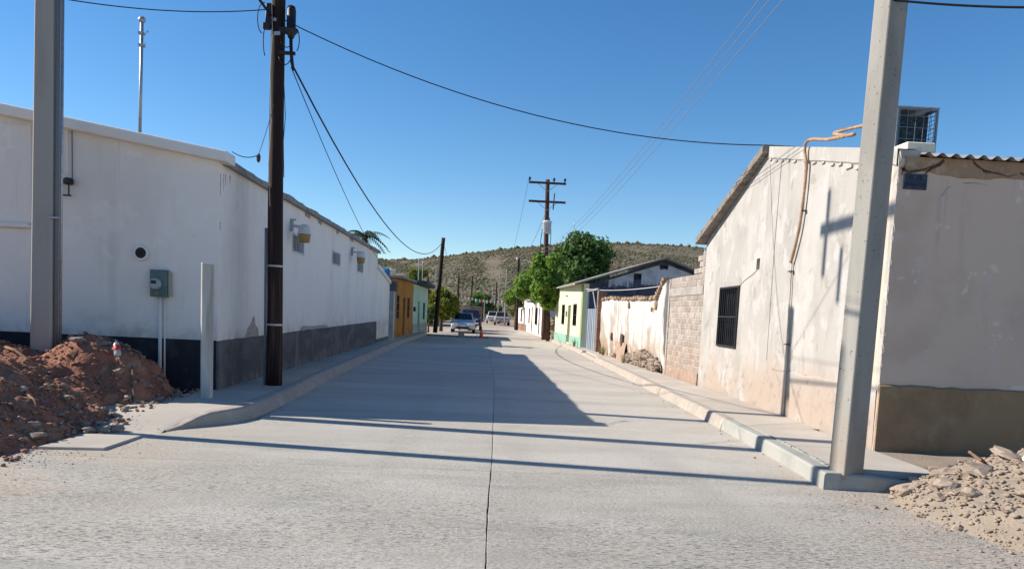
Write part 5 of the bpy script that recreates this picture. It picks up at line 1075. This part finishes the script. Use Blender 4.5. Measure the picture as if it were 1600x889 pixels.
# palm
PT = thing('palm_tree', 'palm with drooping fronds showing above the white roof', 'palm', (-6.3, 38, 0))
MB().tube([(-6.3, 38, 0), (-6.0, 38, 2.8), (-5.75, 38, 5.0)], [.2, .17, .14], 10).build('trunk', bark_m, PT, smooth=True)
for i in range(15):
    a = i * 2.4 + .3; el = r_.uniform(-.1, 1.1); L = r_.uniform(1.0, 1.35); mb = MB(); base = Vector((-5.75, 38, 5.0)); dh = Vector((math.cos(a), math.sin(a), 0)); pr = []
    for k in range(13): q = k / 12; pr.append(base + dh * L * q * math.cos(el * (1 - q * .4)) + Vector((0, 0, L * (q * math.sin(el) - .75 * q * q))))
    sd = Vector((-dh.y, dh.x, 0))
    for k in range(1, 13):
        for sg in (-1, 1):
            ll = .34 * (1 - abs(k / 12 - .45)) ; p = pr[k]; tip = p + sd * sg * ll + dh * .12 - Vector((0, 0, ll * .55)); w2 = (pr[k] - pr[k - 1]) * .42
            mb.add([p - w2, p + w2, tip], [(0, 1, 2)])
    mb.tube(pr, .012, 4); mb.build('frond', palm_m, PT)

# ------------------------------------------------------------------ poles in the distance
wood_pole('leaning dark wooden pole in front of the yellow green tree', -2.93, 50.6, 6.25, .15, .12, (.33, 0), z0=.1)
XFP = wood_pole('brown pole with two crossarms and grey transformer on the right', 3.86, 46.0, 9.5, .17, .12, (-.25, 0), M=wood2_m, z0=.1)
for z in (9.28, 8.2):
    xc = 3.86 - .25 * z / 9.5; MB().box(xc - 1.1, xc + 1.08, 45.80, 45.89, z - .06, z + .06).build('crossarm', wood2_m, XFP)
    for s_ in (-1, 1): MB().obox((xc + s_ * .3, 45.83, z - .26), (s_ * .62, 0, .5), .75, .02, .03).build('brace', galv_m, XFP)
for x in (2.55, 3.98, 4.62): MB().lathe([(.03, 9.34), (.03, 9.42), (.09, 9.44), (.06, 9.49), (.08, 9.52), (.05, 9.58), (.02, 9.6)], (x, 45.84, 0), 10).build('insulator', dev_m, XFP, smooth=True)
MB().tube([(4.0, 45.78, 7.75), (4.04, 45.78, 8.7)], .035, 7).build('fuse_cutout', dev_m, XFP)
tfm = MB().lathe([(.2, 6.32), (.25, 6.36), (.25, 6.95), (.29, 6.97), (.29, 7.02), (.15, 7.08), (.03, 7.1)], (3.68, 45.58, 0), 18).build('transformer', lampw_m, XFP, smooth=True)
for i in range(5): MB().box(3.68 - .2 + i * .1 - .012, 3.68 - .2 + i * .1 + .012, 45.30, 45.36, 6.42, 6.9).build('cooling_fin', lampw_m, tfm)
for x in (3.55, 3.8): MB().tube([(x, 45.5, 7.05), (x, 45.5, 7.25)], .025, 6).build('bushing', dev_m, tfm)
MB().tube([(3.42, 45.6, 6.6), (3.36, 45.7, 6.0), (3.36, 45.8, 5.1)], .02, 6).build('cable', cable_m, XFP); MB().tube([(3.92, 45.6, 6.6), (3.94, 45.7, 5.9), (3.93, 45.8, 5.0)], .02, 6).build('cable', cable_m, XFP)
for z in (5.45, 5.25, 5.05): MB().lathe([(.05, -.04), (.07, 0), (.05, .04)], (3.5, 45.75, z), 8).build('spool_insulator', lampw_m, XFP)
SL = wood_pole('far dark pole with street lamp arm in front of the end house', 3.55, 74.5, 6.9, .15, .11, (-.1, 0), z0=-.05)
MB().tube([(3.45, 74.5, 6.65), (4.2, 74.3, 6.72), (5.6, 74.0, 6.05)], .035, 6).build('lamp_arm', lampw_m, SL); MB().box(5.5, 5.95, 73.9, 74.1, 5.92, 6.04).build('lamp_head', lampw_m, SL); MB().lathe([(.1, 6.7), (.13, 6.8), (.06, 6.95)], (3.3, 74.4, 0), 8).build('photocell', lampw_m, SL)
grp_f = 'thin far poles'
def thin_pole(label, x, y, h, r, M, z0=0, lean=(0, 0)): return wood_pole(label, x, y, h, r, r * .75, lean, M, z0, grp_f, 'utility_pole', 8)
thin_pole('dark far pole left of the bunting', -2.35, 78, 5.2, .13, wood_m); thin_pole('dark thin far pole between truck and dark tree', -1.25, 100, 6.1, .12, wood_m); thin_pole('short dark far pole above the mint house roof', -5.0, 72, 4.6, .12, wood_m)
thin_pole('pale concrete far pole, left one of the pair at the street end', 2.55, 112, 7.0, .1, pole_c_m); thin_pole('pale concrete far pole, taller one of the pair at the street end', 3.05, 96, 7.0, .1, pole_c_m)
thin_pole('pale thin far pole left of the two pickups', 1.9, 130, 5.7, .12, pole_c_m); thin_pole('dark thin far pole between pale far poles', 2.3, 120, 6.3, .12, wood_m); thin_pole('short pale far post in front of the dark far tree', .55, 118, 3.4, .09, pole_c_m)
thin_pole('thin grey mast behind the orange house, taller one', -3.95, 48.4, 4.75, .035, galv_m, 3.1); thin_pole('thin grey mast behind the orange house, shorter one', -3.72, 48.6, 4.55, .03, galv_m, 3.1); thin_pole('thin grey mast above the dark tree behind the yellow house', 6.2, 53.5, 8.1, .03, galv_m, 4)
Fm = tag(MB().tube([(-3.6, 60, 4.75), (-3.6, 60, 5.05), (-1.9, 60, 4.98)], .02, 5).tube([(-3.6, 60, 0), (-3.6, 60, 4.75)], .03, 5).build('gallows_post', galv_m), 'thin bent grey pipe post behind the leaning pole', 'post')

# ------------------------------------------------------------------ vehicles and road items
def quadpanel(mb, pts, th=.012):
    p = [Vector(q) for q in pts]; n = (p[1] - p[0]).cross(p[2] - p[0]).normalized() * th
    return mb.add([q for q in p] + [q + n for q in p], [(0, 1, 2, 3), (7, 6, 5, 4), (0, 4, 5, 1), (1, 5, 6, 2), (2, 6, 7, 3), (3, 7, 4, 0)])
def vehicle(label, cat, x, y, rot, M, kind, name):
    t = thing(name, label, cat, (x, y, 0)); t.rotation_euler = (0, 0, rot)
    B_ = lambda mb, nm, m_, par=None, **k: mb.build(nm, m_, par or t, local=True, **k)
    Wd = .86 if kind == 'sedan' else .95
    if kind == 'sedan':
        low = [(-2.15, .28), (-2.22, .5), (-2.12, .70), (-1.3, .88), (-.95, .93), (1.55, .97), (2.1, .95), (2.2, .6), (2.12, .28)]; cab = dict(y0=-1.05, y1=1.75, r0=-.3, r1=.95, zb=.92, zt=1.45)
    else:
        low = [(-2.4, .42), (-2.46, .7), (-2.38, .98), (-1.1, 1.08), (.6, 1.1), (2.5, 1.1), (2.55, .5)]; cab = dict(y0=-1.1, y1=.85, r0=-.45, r1=.6, zb=1.06, zt=1.72)
    # arched lower body: hull plus tapering across
    mb = MB(); prof = [(-Wd, .92), (-Wd * .97, 1), (Wd * .97, 1), (Wd, .92)]
    n = len(low); vs = []
    for (xx, kz) in ((-Wd, .90), (-Wd * .93, 1.0), (Wd * .93, 1.0), (Wd, .90)):
        for (yy, zz) in low: vs.append((xx, yy * (.975 if kz < 1 else 1), .28 + (zz - .28) * kz if zz > .6 else zz))
    fs = [tuple(range(n)), tuple(range(4 * n - 1, 3 * n - 1, -1))] + [(r * n + i, r * n + (i + 1) % n, (r + 1) * n + (i + 1) % n, (r + 1) * n + i) for r in range(3) for i in range(n)]
    B_(mb.add(vs, fs), 'body', M, bevel=.03, seg=2)
    c = cab; wb, wt = Wd * .9, Wd * .72
    vs = [(-wb, c['y0'], c['zb']), (wb, c['y0'], c['zb']), (wb, c['y1'], c['zb']), (-wb, c['y1'], c['zb']), (-wt, c['r0'], c['zt']), (wt, c['r0'], c['zt']), (wt, c['r1'], c['zt']), (-wt, c['r1'], c['zt'])]
    B_(MB().add(vs, [(3, 2, 1, 0), (4, 5, 6, 7), (0, 1, 5, 4), (1, 2, 6, 5), (2, 3, 7, 6), (3, 0, 4, 7)]), 'cabin', M, bevel=.04, seg=2)
    def on(a, b, c_, d, u0, u1, v0, v1):
        a, b, c_, d = map(Vector, (a, b, c_, d)); f = lambda u, v: a.lerp(b, u).lerp(d.lerp(c_, u), v); return [f(u0, v0), f(u1, v0), f(u1, v1), f(u0, v1)]
    B_(quadpanel(MB(), on(vs[0], vs[1], vs[5], vs[4], .06, .94, .08, .92)), 'windshield', glass_m); B_(quadpanel(MB(), on(vs[2], vs[3], vs[7], vs[6], .06, .94, .1, .9)), 'rear_window', glass_m)
    for (a, b, cc, dd) in ((1, 2, 6, 5), (3, 0, 4, 7)):
        for (u0, u1) in ((.1, .48), (.53, .9)): B_(quadpanel(MB(), on(vs[a], vs[b], vs[cc], vs[dd], u0, u1, .12, .88)), 'side_window', glass_m)
    yf, yr = low[1][0], low[-2][0] if kind == 'sedan' else 2.56
    for s_ in (-1, 1):
        B_(MB().box(s_ * .55 - .17, s_ * .55 + .17, yf - .0, yf + .12, .56, .72), 'headlight', trim_m, bevel=.02); B_(MB().box(s_ * .68 - .13, s_ * .68 + .13, yr - .03, yr + .02, .62 + .1 * (kind != 'sedan'), .85 + .1 * (kind != 'sedan')), 'tail_light', redp_m)
        B_(MB().box(s_ * (Wd + .08) - .09, s_ * (Wd + .08) + .09, -.82, -.72, .95 + .12 * (kind != 'sedan'), 1.08 + .12 * (kind != 'sedan')), 'mirror', M, bevel=.02)
        for yy in ((-1.35, 1.35) if kind == 'sedan' else (-1.55, 1.6)):
            rr = .31 if kind == 'sedan' else .37
            wh = B_(MB().lathe([(rr * .6, -.1), (rr * .97, -.1), (rr, -.06), (rr, .06), (rr * .97, .1), (rr * .6, .1)], (s_ * (Wd - .08), yy, rr), 20, 'x'), 'wheel', rubber_m)
            B_(MB().lathe([(rr * .58, -.105), (rr * .58, .105)], (s_ * (Wd - .08), yy, rr), 14, 'x'), 'rim', galv_m, wh)
    B_(MB().box(-.45, .45, yf - .015, yf + .06, .36, .47), 'grille', dev_m); B_(MB().box(-.62, .62, yf - .03, yf + .1, .30, .345), 'bumper', dev_m if kind == 'sedan' else galv_m); B_(MB().box(-.16, .16, yf - .035, yf - .016, .47, .55), 'number_plate', trim_m)
    B_(MB().box(-.16, .16, yr + .0, yr + .03, .6, .7), 'number_plate', trim_m); B_(MB().box(-.8, .8, yr - .1, yr + .05, .38, .5), 'bumper', dev_m if kind == 'sedan' else galv_m)
    if kind != 'sedan':
        B_(MB().box(-Wd * .8, Wd * .8, 1.0, 2.4, 1.095, 1.11), 'bed', dev_m)
    if kind == 'stake':
        for s_ in (-1, 1):
            for i in range(5): B_(MB().box(s_ * .92 - .02, s_ * .92 + .02, .95, 2.5, 1.14 + i * .19, 1.29 + i * .19), 'board', plank_m)
            for yy in (1.0, 1.7, 2.45): B_(MB().box(s_ * .955 - .015, s_ * .955 + .015, yy - .04, yy + .04, 1.1, 2.12), 'stake', plank_m)
        for i in range(5): B_(MB().box(-.9, .9, .91, .945, 1.14 + i * .19, 1.29 + i * .19), 'board', plank_m)
    return t
vehicle('silver blue sedan parked on the left facing the camera', 'car', -1.25, 58.2, 0, carp_m, 'sedan', 'parked_car')
vehicle('dark pickup with faded pink stake sides parked behind the silver sedan', 'truck', -.85, 66.5, 0, card_m, 'stake', 'parked_truck')
vehicle('tan pickup seen from behind, nearer of two parked on the right', 'pickup', 2.75, 99, 0, cars_m, 'pickup', 'parked_pickup').rotation_euler = (0, 0, 0)
vehicle('white and red pickup beyond the tan pickup on the right', 'pickup', 1.85, 111, 0, carr_m, 'pickup', 'parked_pickup')
t = thing('traffic_cone', 'orange traffic cone standing on the road in front of the sedan', 'cone', (.1, 47.0, 0))
MB().box(-.08 , .28, 46.82, 47.18, 0, .035).build('base', cone_m, t, bevel=.01); MB().lathe([(.14, .035), (.105, .2), (.06, .45), (.03, .68), (.015, .69)], (.1, 47, 0), 16).build('body', cone_m, t, smooth=True); MB().lathe([(.095, .27), (.075, .38)], (.1, 47, .0), 16).build('band', cone_m, t)
t = tag(MB().box(-1.3, -.93, 46.65, 46.9, -.02, .36).build('concrete_block', block_m, None, bevel=.02), 'rough grey concrete block on the road left of the cone', 'block')
t = tag(MB().box(-.18, .06 - .2, 46.75, 47.0, -.02, .22).build('concrete_block', block_m, None, bevel=.02), 'small dark block on the road beside the cone', 'block')
t = thing('stone_row', 'row of loose stones across the road in front of the parked cars', 'stones', (-1.8, 47.2, 0))
for i in range(34): piece('stone', ROCKS[i % 7], t, (-3.1 + i * .11 + r_.uniform(-.04, .04), 47.3 + r_.uniform(-.15, .15), .02), (0, 0, r_.random() * 6), (r_.uniform(.08, .2),) * 3)
# bunting
BT = thing('bunting', 'string of green, white and red flags across the far street', 'bunting', (0, 78, 3))
b0, b1 = Vector((-2.3, 78, 3.3)), Vector((3.3, 78, 3.05)); pts = []
for i in range(31): q = i / 30; p = b0.lerp(b1, q); p.z -= 4 * .38 * q * (1 - q); pts.append(p)
MB().tube(pts, .012, 5).build('string', cable_m, BT)
fms = []
for M in (flagr_m, flagw_m, flagg_m, flagw_m):
    me = MB().add([(-.075, 0, 0), (.075, .02, 0), (.08, -.02, -.3), (.0, .01, -.36), (-.07, .03, -.3)], [(0, 1, 2, 3, 4)]).mesh('flag'); me.materials.append(M); fms.append(me)
for i in range(30): piece('flag', fms[i % 4], BT, pts[i] * .5 + pts[i + 1] * .5, (r_.uniform(-.3, .3), 0, r_.uniform(-.5, .5)), (r_.uniform(.7, 1.1), 1, r_.uniform(.7, 1.1)))

# ------------------------------------------------------------------ wires
wire((-3.45, 13.4, 6.26), (4.96, 13.62, 4.735), .5, .009, 'cable sagging across the street from the dark pole to the grey house ridge')
wire((-3.28, 13.37, 5.5), (-2.62, 50.4, 6.0), 1.75, .016, 'thick cable sagging from the dark pole down to the leaning pole')
wire((-3.32, 13.37, 5.5), (-4.05, 35.6, 2.85), .42, .008, 'thin cable dropping from the dark pole to the annex pillar')
wire((-5.95, 11.2, 5.60), (-3.68, 13.4, 6.42), .1, .008, 'thin cable from the left concrete pole to the dark pole')
wire((-3.66, 13.4, 6.30), (-4.3, 3.0, 7.4), .1, .022, 'thick cable leaving the dark pole up past the top of the picture')
wire((-3.55, 13.4, 6.6), (-6.0, 6.0, 8.2), .05, .006, 'thin cable fanning left from the dark pole top'); wire((-3.5, 13.4, 6.6), (-.5, 8.0, 8.6), .05, .006, 'thin cable fanning right from the dark pole top')
for i, (xa, xb, lb) in enumerate(((3.22, 3.48, 'left'), (3.36, 3.55, 'middle'), (3.53, 3.66, 'right'))):
    wire((xb, 45.75, 5.42 - i * .18), (xa - .12, -8.0, 7.05), 1.12 - i * .06, .005, f'{lb} one of three thin bare wires running overhead to the transformer pole', alum_m, 40)
wire((3.75, 7.4, 4.70), (5.2, 6.8, 4.50), .03, .011, 'thick black cable leaving the right concrete pole at the top right corner'); 
wire((-3.97, 12.42, 3.90), (-3.70, 12.9, 3.96), .06, .007, 'short looping cable at the white roof corner'); wire((-3.70, 12.9, 3.96), (-3.60, 13.4, 4.9), .03, .005, 'thin cable rising from the roof corner to the dark pole')
t = tag(MB().lathe([(.01, -.09), (.03, -.06), (.035, .0), (.02, .05)], (-3.70, 12.9, 3.93), 8).build('cable_clamp', dev_m), 'small black clamp hanging on the cable at the white roof corner', 'clamp')
wire((-2.62, 50.6, 6.0), (-2.35, 78, 4.9), .5, .012, 'far cable from the leaning pole to the dark far pole'); wire((-2.35, 78, 4.8), (3.45, 74.5, 6.2), .7, .012, 'far cable crossing the street above the bunting'); wire((3.45, 74.5, 6.5), (3.6, 45.9, 7.6), .5, .01, 'far cable from the transformer pole to the street lamp pole'); wire((-4.9, 72, 4.3), (3.3, 80, 4.2), .5, .012, 'lower far cable crossing the street'); wire((-2.35, 78, 4.9), (2.55, 112, 6.5), .6, .012, 'far cable crossing toward the pale far poles'); wire((2.5, 45.84, 9.5), (3.0, 96, 6.8), .8, .009, 'thin far wire from the upper crossarm'); wire((3.5, 45.8, 5.3), (3.45, 74.5, 6.0), .6, .012, 'far service cable leaving the transformer pole')

# ------------------------------------------------------------------ fines spilling from the heaps over the paving
pp, sz = [], []
while len(pp) < 1500:
    if r_.random() < .55: x = -4.5 + abs(r_.gauss(0, .45)); y = r_.uniform(6.4, 9.6); lim = x < -2.2
    else: x = 4.2 - abs(r_.gauss(0, .4)); y = r_.uniform(4.6, 7.25); lim = x > 2.4
    if not lim: continue
    z = rampz(x, y) if y > 8.5 and x < -3.75 else 0.0
    if y > 8.6 and x > -3.75 and x < 0: continue
    k = .005 + .016 * r_.random() ** 4; pp.append((x, y, z + k * .25)); sz.append(k)
tag(scatter_mesh('scattered_grit', pp, sz, stone2_m, None), kind='stuff')
pp, sz = [], []
while len(pp) < 500:
    y = r_.uniform(8, 44); rt_ = r_.random() < .6
    x = (kr(y) - abs(r_.gauss(0, .12)) - .02) if rt_ else (kl(y) + abs(r_.gauss(0, .1)) + .02)
    if not rt_ and y < 10.6: continue
    k = .008 + .03 * r_.random() ** 4; pp.append((x, y, k * .25)); sz.append(k)
tag(scatter_mesh('gutter_grit', pp, sz, stone2_m, None, seed=3), kind='stuff')
